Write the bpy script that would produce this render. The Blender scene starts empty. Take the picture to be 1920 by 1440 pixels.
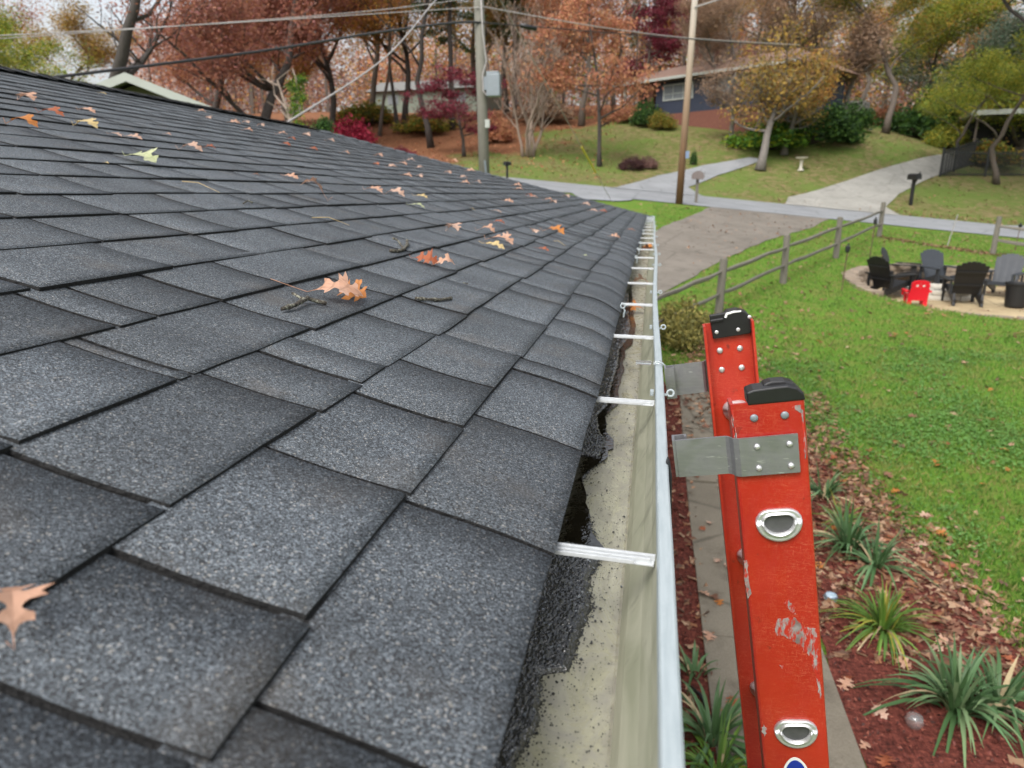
import bpy, bmesh, math, random
import numpy as np
from mathutils import Vector, Matrix, noise
R = math.radians
rnd = random.Random(7)

# ------------------------------------------------------------ camera, world, sun, exposure
scene = bpy.context.scene
CZ = 3.2
YAW, PIT, F = R(11.129), R(15.358), 1300.0
cy_, sy_, cp_, sp_ = math.cos(YAW), math.sin(YAW), math.cos(PIT), math.sin(PIT)
fwd = Vector((-sy_*cp_, cy_*cp_, -sp_)); rgt = Vector((cy_, sy_, 0)); upv = rgt.cross(fwd)
CAM = Vector((0, 0, CZ))
cd = bpy.data.cameras.new('camera'); cam = bpy.data.objects.new('camera', cd)
scene.collection.objects.link(cam)
m = Matrix((rgt, upv, -fwd)).transposed().to_4x4(); m.translation = CAM
cam.matrix_world = m
cd.sensor_width = 36; cd.lens = 36*F/1920; cd.clip_start = .02; cd.clip_end = 2000
cd.dof.use_dof = True; cd.dof.focus_distance = 1.0; cd.dof.aperture_fstop = 7.0
scene.camera = cam
w = bpy.data.worlds.new("World"); scene.world = w; w.use_nodes = True
nt = w.node_tree; bg = nt.nodes['Background']
sky = nt.nodes.new('ShaderNodeTexSky'); sky.sky_type = 'NISHITA'; sky.sun_disc = False
SUN_EL, SUN_AZ = 52, 200
sky.sun_elevation = R(SUN_EL); sky.sun_rotation = R(SUN_AZ); sky.dust_density = 5; sky.air_density = 1.2
hs = nt.nodes.new('ShaderNodeHueSaturation'); hs.inputs['Saturation'].default_value = .32; hs.inputs['Value'].default_value = 1.12
nt.links.new(sky.outputs[0], hs.inputs['Color']); nt.links.new(hs.outputs[0], bg.inputs['Color'])
bg.inputs['Strength'].default_value = .15
sd = bpy.data.lights.new('sun', 'SUN'); sd.energy = 1.0; sd.angle = R(25); sd.color = (1, .97, .93)
so = bpy.data.objects.new('sun', sd); scene.collection.objects.link(so)
a = R(SUN_AZ)
sdir = Vector((math.sin(a)*math.cos(R(SUN_EL)), math.cos(a)*math.cos(R(SUN_EL)), math.sin(R(SUN_EL))))
so.rotation_euler = sdir.to_track_quat('Z', 'Y').to_euler()
scene.view_settings.view_transform = 'Standard'; scene.view_settings.look = 'None'
scene.view_settings.exposure = 0.70; scene.view_settings.gamma = 1

# ------------------------------------------------------------ terrain
def lerp(a, b, t): return a+(b-a)*t
def sstep(a, b, x):
    t = min(1, max(0, (x-a)/(b-a))); return t*t*(3-2*t)
def road_z(x):
    x = min(17, max(-15, x)); return 2.85-.095*x
def base_g(x, y):
    if y < 7: return 0.0
    rz = road_z(x)
    if y < 30:
        t = (y-7)/23; return rz*(t**1.08)
    if y < 39: return rz+.05*(y-30)
    k = sstep(39, 54, y)*(1-sstep(10, 28, x))
    z = lerp(rz, 2.95, k)+.45+.185*(y-39)+k*.075*(min(y, 62)-39)
    if y > 62: z -= .05*(y-62)
    if y > 110: z -= .05*(y-110)
    if y > 170: z -= .085*(y-170)
    return z
PITC = (8.35, 18.6); PITR = (3.25, 2.95); PITZ = 0.72
def pit_d(x, y):
    return math.hypot((x-PITC[0])/PITR[0], (y-PITC[1])/PITR[1])
def g(x, y):
    z = base_g(x, y)
    d = pit_d(x, y)
    if d < 1.12:
        k = sstep(1.12, .98, d); z = lerp(z, min(z, PITZ), k)
    return z
def ray(px, py):
    return (rgt*(px-960)+upv*(720-py)+fwd*F)
def G(px, py):
    d = ray(px, py); t = 1/F; 
    while t < 300/F:
        p = CAM+d*t
        if p.z <= g(p.x, p.y): break
        t += .05/F*max(1, t*F*.05)
    for _ in range(8):
        p = CAM+d*t; t += (p.z-g(p.x, p.y))/(-d.z+ .18*d.y+1e-6)*(.5 if p.y > 31 else .8)
    p = CAM+d*t
    return Vector((p.x, p.y, g(p.x, p.y)))
def D(px, py, dep):
    return CAM+ray(px, py)*(dep/F)
def TX(px, Y):
    k = (px-960)/F; x = 0
    for _ in range(6):
        z = g(x, Y)-CZ
        x = (k*(Y*fwd.y+z*fwd.z)-Y*rgt.y)/(rgt.x-k*fwd.x)
    return Vector((x, Y, g(x, Y)))

# ------------------------------------------------------------ mesh builder
class MB:
    def __init__(s): s.v = []; s.f = []; s.m = []
    def add(s, vs, fs, mi=0):
        b = len(s.v); s.v += [tuple(v) for v in vs]; s.f += [tuple(i+b for i in f) for f in fs]; s.m += [mi]*len(fs)
    def box(s, c, d, rot=None, mi=0, tap=1.0):
        hx, hy, hz = d[0]/2, d[1]/2, d[2]/2
        vs = []
        for z, k in ((-hz, 1), (hz, tap)):
            for x, y in ((-hx, -hy), (hx, -hy), (hx, hy), (-hx, hy)): vs.append(Vector((x*k, y*k, z)))
        if rot is not None: vs = [rot @ v for v in vs]
        c = Vector(c); vs = [v+c for v in vs]
        s.add(vs, [(3, 2, 1, 0), (4, 5, 6, 7), (0, 1, 5, 4), (1, 2, 6, 5), (2, 3, 7, 6), (3, 0, 4, 7)], mi)
    def bbox(s, c, d, rot=None, mi=0, b=.003):      # bevelled box (chamfer on all vertical+horizontal edges)
        bm = bmesh.new(); bmesh.ops.create_cube(bm, size=1)
        bmesh.ops.scale(bm, vec=d, verts=bm.verts)
        bmesh.ops.bevel(bm, geom=list(bm.edges), offset=b, segments=2, affect='EDGES', profile=.7)
        vs = [v.co.copy() for v in bm.verts]
        if rot is not None: vs = [rot @ v for v in vs]
        c = Vector(c); s.add([v+c for v in vs], [[v.index for v in f.verts] for f in bm.faces], mi); bm.free()
    def tube(s, pts, rad, n=8, mi=0, cap=True, flat=1.0):
        pts = [Vector(p) for p in pts]
        if not hasattr(rad, '__len__'): rad = [rad]*len(pts)
        b = []; prev = None
        for i, p in enumerate(pts):
            t = (pts[min(i+1, len(pts)-1)]-pts[max(i-1, 0)]).normalized()
            if prev is None:
                u = t.orthogonal().normalized()
            else:
                u = prev-t*prev.dot(t)
                u = u.normalized() if u.length > 1e-6 else t.orthogonal().normalized()
            prev = u; v = t.cross(u)
            b.append([p+u*math.cos(2*math.pi*k/n)*rad[i]+v*math.sin(2*math.pi*k/n)*rad[i]*flat for k in range(n)])
        vs = [q for r in b for q in r]; fs = []
        for i in range(len(pts)-1):
            for k in range(n):
                fs.append((i*n+k, i*n+(k+1) % n, (i+1)*n+(k+1) % n, (i+1)*n+k))
        if cap: fs.append(tuple(range(n-1, -1, -1))); fs.append(tuple((len(pts)-1)*n+k for k in range(n)))
        s.add(vs, fs, mi)
    def lathe(s, c, prof, n=24, ax=None, mi=0):
        c = Vector(c); vs = []; fs = []
        for r, z in prof:
            for k in range(n):
                v = Vector((r*math.cos(2*math.pi*k/n), r*math.sin(2*math.pi*k/n), z))
                if ax is not None: v = ax @ v
                vs.append(v+c)
        for i in range(len(prof)-1):
            for k in range(n): fs.append((i*n+k, i*n+(k+1) % n, (i+1)*n+(k+1) % n, (i+1)*n+k))
        fs.append(tuple(range(n-1, -1, -1))); fs.append(tuple((len(prof)-1)*n+k for k in range(n)))
        s.add(vs, fs, mi)
    def prism(s, poly, h, fr, mi=0):
        # poly list of (a,b); fr=(origin, A, B, N): vertex=o+A*a+B*b+N*{0,h}
        o, A, B, N = [Vector(q) for q in fr]; n = len(poly)
        vs = [o+A*p[0]+B*p[1] for p in poly]+[o+A*p[0]+B*p[1]+N*h for p in poly]
        fs = [tuple(range(n-1, -1, -1)), tuple(range(n, 2*n))]+[(i, (i+1) % n, n+(i+1) % n, n+i) for i in range(n)]
        s.add(vs, fs, mi)
    def torus(s, c, R0, r0, ax, n=20, k=8, mi=0):
        pts = []; c = Vector(c)
        vs = []; fs = []
        for i in range(n):
            a = 2*math.pi*i/n
            for j in range(k):
                b = 2*math.pi*j/k
                v = Vector(((R0+r0*math.cos(b))*math.cos(a), (R0+r0*math.cos(b))*math.sin(a), r0*math.sin(b)))
                vs.append(ax @ v+c)
        for i in range(n):
            for j in range(k): fs.append((i*k+j, ((i+1) % n)*k+j, ((i+1) % n)*k+(j+1) % k, i*k+(j+1) % k))
        s.add(vs, fs, mi)
    def mesh(s, name, mats, smooth=False, off=None):
        me = bpy.data.meshes.new(name)
        vs = s.v
        if off is not None:
            vs = [tuple(off @ Vector(v)) for v in s.v]
        me.from_pydata(vs, [], s.f)
        for mt in (mats if isinstance(mats, (list, tuple)) else [mats]): me.materials.append(mt)
        if len(s.m): me.polygons.foreach_set('material_index', s.m)
        if smooth: me.polygons.foreach_set('use_smooth', [True]*len(me.polygons))
        me.update(); return me
def link(o): scene.collection.objects.link(o); return o
def setp(o, label=None, cat=None, group=None, kind=None):
    if label: o['label'] = label
    if cat: o['category'] = cat
    if group: o['group'] = group
    if kind: o['kind'] = kind
    return o
def thing(name, label, cat, loc=(0, 0, 0), rz=0, group=None):
    o = link(bpy.data.objects.new(name, None)); o.location = loc; o.rotation_euler = (0, 0, rz); o.empty_display_size = .2
    return setp(o, label, cat, group)
def part(name, mb, mats, parent=None, smooth=False, world=True, label=None):
    off = None
    if parent is not None and world:
        M = Matrix.Translation(parent.location) @ parent.rotation_euler.to_matrix().to_4x4()
        p = parent.parent
        while p is not None:
            M = Matrix.Translation(p.location) @ p.rotation_euler.to_matrix().to_4x4() @ M; p = p.parent
        off = M.inverted()
    o = link(bpy.data.objects.new(name, mb.mesh(name, mats, smooth, off)))
    if parent is not None: o.parent = parent
    if label: o['label'] = label
    return o
def solo(name, mb, mats, label, cat, group=None, smooth=False):
    vs = np.array(mb.v); c = Vector((float(vs[:, 0].mean()), float(vs[:, 1].mean()), float(vs[:, 2].min())))
    o = link(bpy.data.objects.new(name, mb.mesh(name, mats, smooth, Matrix.Translation(-c)))); o.location = c
    return setp(o, label, cat, group)
def struct(name, mb, mats, smooth=False, kind='structure'):
    o = link(bpy.data.objects.new(name, mb.mesh(name, mats, smooth))); o['kind'] = kind; return o
def copy_tree(o, parent=None):
    c = o.copy(); link(c)
    if parent is not None: c.parent = parent
    for ch in list(o.children): copy_tree(ch, c)
    return c
def rotm(axis, deg): return Matrix.Rotation(R(deg), 3, axis)

# ------------------------------------------------------------ materials
class NT:
    def __init__(s, name, rough=.6, metal=0, spec=.5):
        s.m = bpy.data.materials.new(name); s.m.use_nodes = True; s.t = s.m.node_tree
        s.b = s.t.nodes['Principled BSDF']; s.b.inputs['Roughness'].default_value = rough
        s.b.inputs['Metallic'].default_value = metal; s.b.inputs['Specular IOR Level'].default_value = spec
        s.tc = s.t.nodes.new('ShaderNodeTexCoord'); s.geo = s.t.nodes.new('ShaderNodeNewGeometry')
        s.P = s.geo.outputs['Position']; s.O = s.tc.outputs['Object']
    def l(s, a, b): s.t.links.new(a, b)
    def n(s, ty, **k):
        o = s.t.nodes.new(ty)
        for q, v in k.items():
            if hasattr(o, q): setattr(o, q, v)
            else: o.inputs[q].default_value = v
        return o
    def noise(s, scale, det=4, rough=.55, co=None, dist=0, vec=None):
        o = s.n('ShaderNodeTexNoise'); o.inputs['Scale'].default_value = scale; o.inputs['Detail'].default_value = det
        o.inputs['Roughness'].default_value = rough; o.inputs['Distortion'].default_value = dist
        s.l(co if co is not None else s.O, o.inputs['Vector']); return o.outputs['Fac']
    def vor(s, scale, co=None, feat='F1', rand=1):
        o = s.n('ShaderNodeTexVoronoi'); o.feature = feat; o.inputs['Scale'].default_value = scale
        s.l(co if co is not None else s.O, o.inputs['Vector']); return o
    def ramp(s, fac, stops, interp='LINEAR'):
        o = s.n('ShaderNodeValToRGB'); o.color_ramp.interpolation = interp
        while len(o.color_ramp.elements) < len(stops): o.color_ramp.elements.new(.5)
        for e, (p, c) in zip(o.color_ramp.elements, stops):
            e.position = p; e.color = (c[0], c[1], c[2], 1) if hasattr(c, '__len__') else (c, c, c, 1)
        s.l(fac, o.inputs[0]); return o.outputs[0]
    def mix(s, fac, a, b, mode='MIX'):
        o = s.n('ShaderNodeMixRGB'); o.blend_type = mode
        for i, q in ((0, fac), (1, a), (2, b)):
            if isinstance(q, (int, float)): o.inputs[i].default_value = q if i == 0 else (q, q, q, 1)
            elif isinstance(q, tuple): o.inputs[i].default_value = (q[0], q[1], q[2], 1)
            else: s.l(q, o.inputs[i])
        return o.outputs[0]
    def math(s, op, a, b=0.0):
        o = s.n('ShaderNodeMath'); o.operation = op
        for i, q in ((0, a), (1, b)):
            if isinstance(q, (int, float)): o.inputs[i].default_value = q
            else: s.l(q, o.inputs[i])
        return o.outputs[0]
    def map(s, co, scale=(1, 1, 1), loc=(0, 0, 0), rot=(0, 0, 0)):
        o = s.n('ShaderNodeMapping'); o.inputs['Scale'].default_value = scale; o.inputs['Location'].default_value = loc; o.inputs['Rotation'].default_value = rot
        s.l(co, o.inputs['Vector']); return o.outputs[0]
    def sep(s, co):
        o = s.n('ShaderNodeSeparateXYZ'); s.l(co, o.inputs[0]); return o.outputs
    def col(s, c):
        if isinstance(c, tuple): s.b.inputs['Base Color'].default_value = (c[0], c[1], c[2], 1)
        else: s.l(c, s.b.inputs['Base Color'])
        return s
    def rough(s, r): s.l(r, s.b.inputs['Roughness']); return s
    def bump(s, h, st=.3, dist=.01):
        o = s.n('ShaderNodeBump'); o.inputs['Strength'].default_value = st; o.inputs['Distance'].default_value = dist
        s.l(h, o.inputs['Height']); s.l(o.outputs[0], s.b.inputs['Normal']); return s
def simple(name, c, rough=.6, metal=0, var=.15, sc=8, bump=0, spec=.5, pos=False):
    n = NT(name, rough, metal, spec); f = n.noise(sc, 5, co=n.P if pos else None)
    n.col(n.mix(f, tuple(q*(1-var) for q in c), tuple(min(1, q*(1+var)) for q in c)))
    if bump: n.bump(f, bump, .02)
    return n.m
BR = {'foliage': 1.3}
def leafmat(name, cols, trans=.3, rough=.6, patch=.35):
    n = NT(name, rough, spec=.25)
    rnd_ = n.geo.outputs['Random Per Island']
    k = len(cols)
    g_ = BR.get(name.split('_')[0], 1); a = n.ramp(rnd_, [((i+.0)/k, tuple(min(.8, x*g_) for x in c)) for i, c in enumerate(cols)], 'CONSTANT')
    big = n.noise(.35, 2) if name != 'grass_blades' else n.noise(.9, 4, .65)
    bb = n.ramp(big, [(.35, .72), (.65, 1.2)]) if name != 'grass_blades' else n.ramp(big, [(.33, (.45, .62, .6)), (.5, (1, 1, 1)), (.68, (1.5, 1.2, 1.3))])
    c = n.mix(patch*2, a, n.mix(1, a, bb, 'MULTIPLY'))
    n.col(c)
    tr = n.n('ShaderNodeBsdfTranslucent'); n.l(c, tr.inputs['Color'])
    mx = n.n('ShaderNodeMixShader'); mx.inputs[0].default_value = trans
    out = n.t.nodes['Material Output']
    n.l(n.b.outputs[0], mx.inputs[1]); n.l(tr.outputs[0], mx.inputs[2]); n.l(mx.outputs[0], out.inputs['Surface'])
    return n.m

def m_shingle():
    n = NT('shingle_granules', .8, spec=.35)
    at = n.n('ShaderNodeAttribute'); at.attribute_name = 'tab'
    v = n.vor(760); v2 = n.vor(520)
    h = n.sep(v.outputs['Color'])
    c = n.ramp(h[0], [(0, (.020, .022, .025)), (.2, (.047, .053, .059)), (.48, (.080, .092, .105)), (.76, (.124, .144, .163)), (.93, (.195, .215, .235)), (.985, (.30, .29, .275))], 'CONSTANT')
    h2 = n.sep(v2.outputs['Color'])
    spk = n.ramp(h2[1], [(0, 0.0), (.982, 0.0), (.984, .4)], 'CONSTANT')
    c = n.mix(spk, c, (.42, .40, .36))
    shade = n.math('MULTIPLY_ADD', at.outputs['Fac'], .26)
    n.t.nodes[-1].inputs[2].default_value = .86
    big = n.noise(5, 3)
    c = n.mix(1, c, n.ramp(big, [(.3, .8), (.7, 1.16)]), 'MULTIPLY')
    mm = n.mix(1, c, shade, 'MULTIPLY')
    # brown grime worn along the butt edges
    st = n.noise(9, 3)
    mm = n.mix(n.ramp(st, [(.56, 0.0), (.75, .35)]), mm, (.10, .085, .07))
    n.col(mm)
    n.bump(v.outputs['Distance'], .55, .002)
    return n.m
M = {}
M['shingle'] = m_shingle()
M['asphalt_edge'] = simple('shingle_butt_edge', (.008, .008, .008), .85, var=.7, sc=160, bump=.6)
M['soffit'] = simple('soffit_white', (.6, .6, .56), .6)
M['siding'] = simple('beige_siding', (.45, .42, .34), .6)
def m_lip():
    n = NT('gutter_lip_white', .45); f = n.noise(60, 5, co=n.map(n.P, (4, .35, 1))); g2 = n.noise(350, 3, co=n.P)
    c = n.ramp(f, [(.3, (.27, .315, .33)), (.6, (.33, .375, .39))]); c = n.mix(n.ramp(g2, [(.60, 0.0), (.72, .35)]), c, (.38, .42, .43))
    n.col(c); n.bump(g2, .1, .001); return n.m
M['lip'] = m_lip()
def m_trough():
    n = NT('gutter_trough_beige', .38)
    f = n.noise(30, 6, co=n.map(n.P, (1, .25, 1)), dist=1); g2 = n.noise(220, 4, co=n.P); h = n.noise(7, 4, co=n.P)
    sp = n.vor(330, n.P); 
    c = n.ramp(f, [(.25, (.20, .195, .135)), (.5, (.30, .29, .195)), (.75, (.40, .39, .30))])
    h = n.noise(22, 6, .7, co=n.map(n.P, (1, .5, 1), rot=(0, 0, .5)), dist=2.5)
    c = n.mix(n.ramp(h, [(.38, 0.0), (.66, .85)]), c, (.245, .235, .205))
    xs_ = n.sep(n.P)[0]; cr = n.math('ADD', n.math('MULTIPLY', xs_, 18), n.math('MULTIPLY', n.noise(60, 5, co=n.P), .9))
    c = n.mix(n.ramp(cr, [(.12, 0.0), (.35, .55)]), c, (.17, .16, .14))
    hh = n.sep(sp.outputs['Color'])[0]
    near = n.math('LESS_THAN', sp.outputs['Distance'], .22)
    spk = n.math('MULTIPLY', near, n.ramp(hh, [(0, 0.0), (.72, 0.0), (.74, 1.0)], 'CONSTANT'))
    c = n.mix(spk, c, (.018, .018, .018))
    c = n.mix(n.ramp(g2, [(.62, 0.0), (.7, .5)]), c, (.10, .095, .075))
    n.col(c); n.rough(n.ramp(h, [(.35, .12), (.7, .55)])); return n.m
M['trough'] = m_trough()
def m_wallin():
    n = NT('gutter_front_beige', .4)
    f = n.noise(14, 6, co=n.map(n.P, (1, .6, 2)), dist=1.5); st = n.noise(35, 5, co=n.map(n.P, (1, 1, .3)))
    c = n.ramp(f, [(.3, (.27, .28, .20)), (.7, (.40, .40, .31))])
    c = n.mix(n.ramp(st, [(.58, 0.0), (.72, .6)]), c, (.13, .13, .10))
    n.col(c); return n.m
M['gwall'] = m_wallin()
def m_grit():
    n = NT('wet_black_grit', .2, spec=1.0)
    v = n.vor(420, n.P); f = n.noise(25, 3, co=n.P)
    c = n.ramp(n.sep(v.outputs['Color'])[0], [(0, (.005, .005, .006)), (.5, (.010, .011, .013)), (.85, (.028, .031, .036)), (.97, (.15, .17, .19))], 'CONSTANT')  # palest cells are wet glints painted into the grit colour
    n.col(c); n.rough(n.ramp(f, [(.35, .03), (.65, .18)])); n.b.inputs['Coat Weight'].default_value = .8; n.b.inputs['Coat Roughness'].default_value = .04; n.bump(v.outputs['Distance'], .6, .003); return n.m
M['grit'] = m_grit()
def m_water():
    n = NT('dark_gutter_water', .04, spec=.9); f = n.noise(70, 3, co=n.P)
    n.col((.012, .010, .006)); n.bump(f, .25, .004); return n.m
M['water'] = m_water()
def m_alu(name='brushed_aluminium', c=(.30, .30, .315)):
    n = NT(name, .38, .75); f = n.noise(40, 5, co=n.map(n.P, (1, 1, 6))); s = n.noise(14, 6, dist=2, co=n.P)
    sc = n.noise(300, 2, co=n.map(n.P, (.15, 1, 1), rot=(0, .6, .3)))
    cc = n.mix(f, tuple(q*.8 for q in c), tuple(q*1.15 for q in c)); cc = n.mix(n.ramp(s, [(.55, 0.0), (.75, .6)]), cc, tuple(q*.55 for q in c))
    cc = n.mix(n.ramp(sc, [(.68, 0.0), (.72, .5)]), cc, (.75, .75, .75))
    n.col(cc); n.rough(n.ramp(s, [(.3, .28), (.7, .55)])); return n.m
M['alu'] = m_alu()
M['chrome'] = m_alu('rung_aluminium', (.66, .66, .67))
M['rungshade'] = simple('rung_end_shade', (.085, .085, .088), .5, .3, var=.5, sc=60)  # dark grey paints the shade inside the open rung ends
M['hanger'] = simple('hanger_white_aluminium', (.50, .52, .53), .42, .2, var=.22, sc=140)
def m_red():
    n = NT('red_fibreglass', .36, spec=.5)
    f = n.noise(6, 5, co=n.P)
    # fine pale fibres in every direction
    acc = None
    for i, (sx, sz, ro) in enumerate(((60, 700, .5), (700, 70, .4), (80, 600, -.6), (60, 800, 1.1))):
        q = n.noise(1, 2, .5, co=n.map(n.P, (sx, 200, sz), rot=(0, ro, 0)), dist=2.2)
        q = n.ramp(q, [(.60, 0.0), (.72, .42)])
        acc = q if acc is None else n.mix(1, acc, q, 'LIGHTEN')
    patch = n.noise(11, 3, co=n.P)
    acc = n.mix(1, acc, n.ramp(patch, [(.4, .25), (.6, 1.0)]), 'MULTIPLY')
    c = n.ramp(f, [(.3, (.30, .012, .008)), (.7, (.41, .026, .012))])
    c = n.mix(acc, c, (.66, .20, .11))
    dk = n.noise(60, 5, co=n.map(n.P, (1, 1, .6)))
    c = n.mix(n.ramp(dk, [(.66, 0.0), (.72, .7)]), c, (.13, .02, .015))
    fl = n.noise(45, 6, .7, co=n.map(n.P, (1, 1, .4)))
    c = n.mix(n.ramp(fl, [(.73, 0.0), (.75, 1.0)]), c, (.55, .48, .42))
    n.col(c); n.rough(n.ramp(fl, [(.4, .28), (.7, .5)])); n.bump(acc, .08, .001); return n.m
M['red'] = m_red()
def m_scuff():
    n = NT('grey_scuffed_resin', .6); f = n.noise(150, 5, .65, co=n.map(n.P, (1, 1, .35), rot=(0, .4, 0))); q = n.noise(40, 3, co=n.P)
    g_ = n.ramp(q, [(.35, (.15, .12, .11)), (.6, (.33, .31, .30))])
    n.col(n.mix(n.ramp(f, [(.46, 0.0), (.56, 1.0)]), (.40, .022, .010), g_)); n.bump(f, .3, .001); return n.m
M['scuff'] = m_scuff()
M['blackplastic'] = simple('black_plastic', (.012, .012, .013), .33, var=.4, sc=60)
M['whitepaint'] = simple('chalky_white_paint', (.72, .73, .70), .5, var=.1, sc=50)
M['white'] = simple('white_trim', (.68, .70, .68), .5, var=.06)
M['blue'] = simple('blue_decal', (.012, .03, .28), .35, var=.1)
def m_wood(name, c, sc=1):
    n = NT(name, .8); f = n.noise(5*sc, 6, co=n.map(n.O, (8, 8, 1)), dist=.6); q = n.noise(2, 3)
    cc = n.mix(f, tuple(x*.55 for x in c), tuple(min(1, x*1.35) for x in c)); cc = n.mix(n.math('MULTIPLY', q, .4), cc, tuple(x*.6 for x in c))
    n.col(cc); n.bump(f, .4, .01); return n.m
M['greywood'] = m_wood('weathered_fence_wood', (.16, .145, .12))
M['pole'] = m_wood('treated_pole_wood', (.17, .165, .135))
def m_tanpole():
    n = NT('tan_pole_wood', .75); z = n.sep(n.O)[2]; f = n.noise(4, 5, co=n.map(n.O, (8, 8, .8)))
    zz = n.math('MULTIPLY', n.math('ADD', z, n.math('MULTIPLY', f, 1.2)), .1)
    c = n.ramp(zz, [(.05, (.12, .05, .028)), (.18, (.25, .12, .065)), (.42, (.30, .20, .13)), (.62, (.33, .27, .20)), (.9, (.42, .40, .35))])
    n.col(n.mix(n.math('MULTIPLY', f, .5), c, (.12, .08, .05))); return n.m
M['tanpole'] = m_tanpole()
def m_bark(name, c):
    n = NT(name, .9); f = n.noise(6, 6, co=n.map(n.P, (2, 2, .5)), dist=1)
    n.col(n.mix(f, tuple(x*.5 for x in c), tuple(x*1.5 for x in c))); n.bump(f, .8, .05); return n.m
M['bark'] = m_bark('bark_brown', (.11, .088, .072))
M['barkgrey'] = m_bark('bark_grey', (.16, .145, .13))
M['barkpine'] = m_bark('bark_pine', (.085, .06, .05))
M['barkpale'] = m_bark('bark_pale_twigs', (.27, .21, .17))
M['barkdark'] = m_bark('bark_dark', (.055, .046, .041))
# leaves
LM = {
 'rust': leafmat('foliage_rust', [(.24, .085, .055), (.31, .125, .08), (.19, .075, .055), (.34, .16, .095), (.26, .105, .095), (.27, .14, .11)]),
 'rustor': leafmat('foliage_rust_orange', [(.38, .16, .085), (.32, .125, .075), (.43, .21, .11), (.26, .105, .07), (.36, .20, .10)]),
 'gold': leafmat('foliage_gold', [(.40, .19, .04), (.47, .26, .055), (.30, .18, .05), (.20, .16, .045), (.42, .17, .045)]),
 'yellow': leafmat('foliage_yellow_olive', [(.28, .19, .045), (.36, .23, .05), (.18, .15, .05), (.24, .13, .05)]),
 'olive': leafmat('foliage_olive', [(.10, .13, .02), (.16, .17, .03), (.26, .20, .03), (.07, .09, .02), (.30, .16, .03)]),
 'ygreen': leafmat('foliage_yellow_green', [(.15, .20, .03), (.24, .25, .035), (.32, .26, .03), (.09, .14, .025)]),
 'green': leafmat('foliage_dark_green', [(.025, .06, .015), (.04, .09, .02), (.06, .12, .02), (.02, .045, .015)]),
 'bgreen': leafmat('foliage_bright_green', [(.05, .12, .015), (.09, .18, .02), (.20, .25, .02), (.03, .08, .015)]),
 'blueg': leafmat('foliage_blue_green', [(.06, .09, .06), (.09, .12, .08), (.045, .075, .045), (.12, .12, .09)]),
 'pine': leafmat('foliage_pine', [(.03, .055, .02), (.05, .08, .025), (.07, .10, .035)], trans=.1),
 'burg': leafmat('foliage_burgundy', [(.13, .018, .03), (.19, .03, .05), (.09, .018, .025)]),
 'crim': leafmat('foliage_crimson', [(.34, .022, .06), (.45, .05, .09), (.22, .02, .04)]),
 'mauve': leafmat('foliage_mauve_brown', [(.16, .09, .08), (.20, .11, .09), (.12, .075, .07), (.22, .13, .11)]),
 'tan': leafmat('foliage_tan', [(.30, .20, .13), (.24, .16, .11), (.20, .14, .10)]),
 'boxy': leafmat('foliage_box_yellowgreen', [(.20, .18, .05), (.28, .24, .07), (.12, .12, .035), (.16, .15, .05)]),
 'purple': leafmat('foliage_purple_brown', [(.075, .035, .035), (.10, .05, .04), (.05, .025, .03)]),
 'litter': leafmat('leaf_litter_tan', [(.22, .12, .07), (.32, .19, .115), (.16, .08, .05), (.38, .25, .16), (.27, .12, .06), (.12, .065, .045)], trans=.1),
 'blade': leafmat('iris_blade', [(.08, .155, .06), (.12, .22, .10), (.06, .125, .045), (.17, .25, .12)], trans=.2, rough=.45),
 'bladey': leafmat('daylily_blade', [(.10, .20, .03), (.15, .27, .045), (.08, .16, .03), (.12, .22, .035), (.17, .28, .06), (.09, .18, .04), (.32, .30, .05)], trans=.25, rough=.45),
 'grass': leafmat('grass_blades', [(.09, .205, .025), (.125, .26, .030), (.07, .165, .028), (.18, .27, .05), (.28, .25, .09)], trans=.35),
 'clover': leafmat('clover_leaves', [(.11, .23, .05), (.15, .29, .08), (.09, .20, .045)], trans=.3),
}
def m_ground():
    n = NT('lawn_and_leaf_litter', .95, spec=.1)
    co = n.P; s = n.sep(co)
    fine = n.noise(28, 4, .7, co=co); mid = n.noise(2.6, 5, .6, co=co); big = n.noise(.35, 4, co=co)
    c = n.ramp(fine, [(.25, (.05, .11, .016)), (.5, (.10, .20, .025)), (.75, (.17, .28, .04))])
    c = n.mix(n.ramp(mid, [(.45, 0.0), (.62, .75)]), c, (.16, .17, .045))
    dull = n.ramp(n.math('ADD', n.math('MULTIPLY', s[1], .02), n.math('MULTIPLY', big, .25)), [(.78, 0.0), (.90, 1.0)])
    far = n.ramp(mid, [(.3, (.095, .115, .030)), (.48, (.13, .14, .045)), (.6, (.20, .16, .08)), (.8, (.22, .14, .085))])
    far = n.mix(n.ramp(big, [(.45, 0.0), (.6, .8)]), far, n.mix(fine, (.08, .13, .025), (.14, .20, .045)))
    c = n.mix(dull, c, far)
    # forest floor of fallen leaves: left of the far lawn and up the hill
    k = n.math('ADD', n.math('MULTIPLY', s[0], -.05), n.math('MULTIPLY', n.noise(.22, 4, co=co), 1.1))
    k = n.math('ADD', k, n.math('MULTIPLY', n.math('SUBTRACT', s[1], 62), .024))
    k = n.math('MULTIPLY', k, n.math('GREATER_THAN', s[1], 39.5))
    lit = n.ramp(fine, [(.3, (.10, .045, .028)), (.5, (.20, .085, .045)), (.72, (.33, .15, .08))])
    c = n.mix(n.ramp(k, [(.66, 0.0), (.76, .95)]), c, lit)
    n.col(c); n.bump(fine, .7, .06); return n.m
M['ground'] = m_ground()
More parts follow.
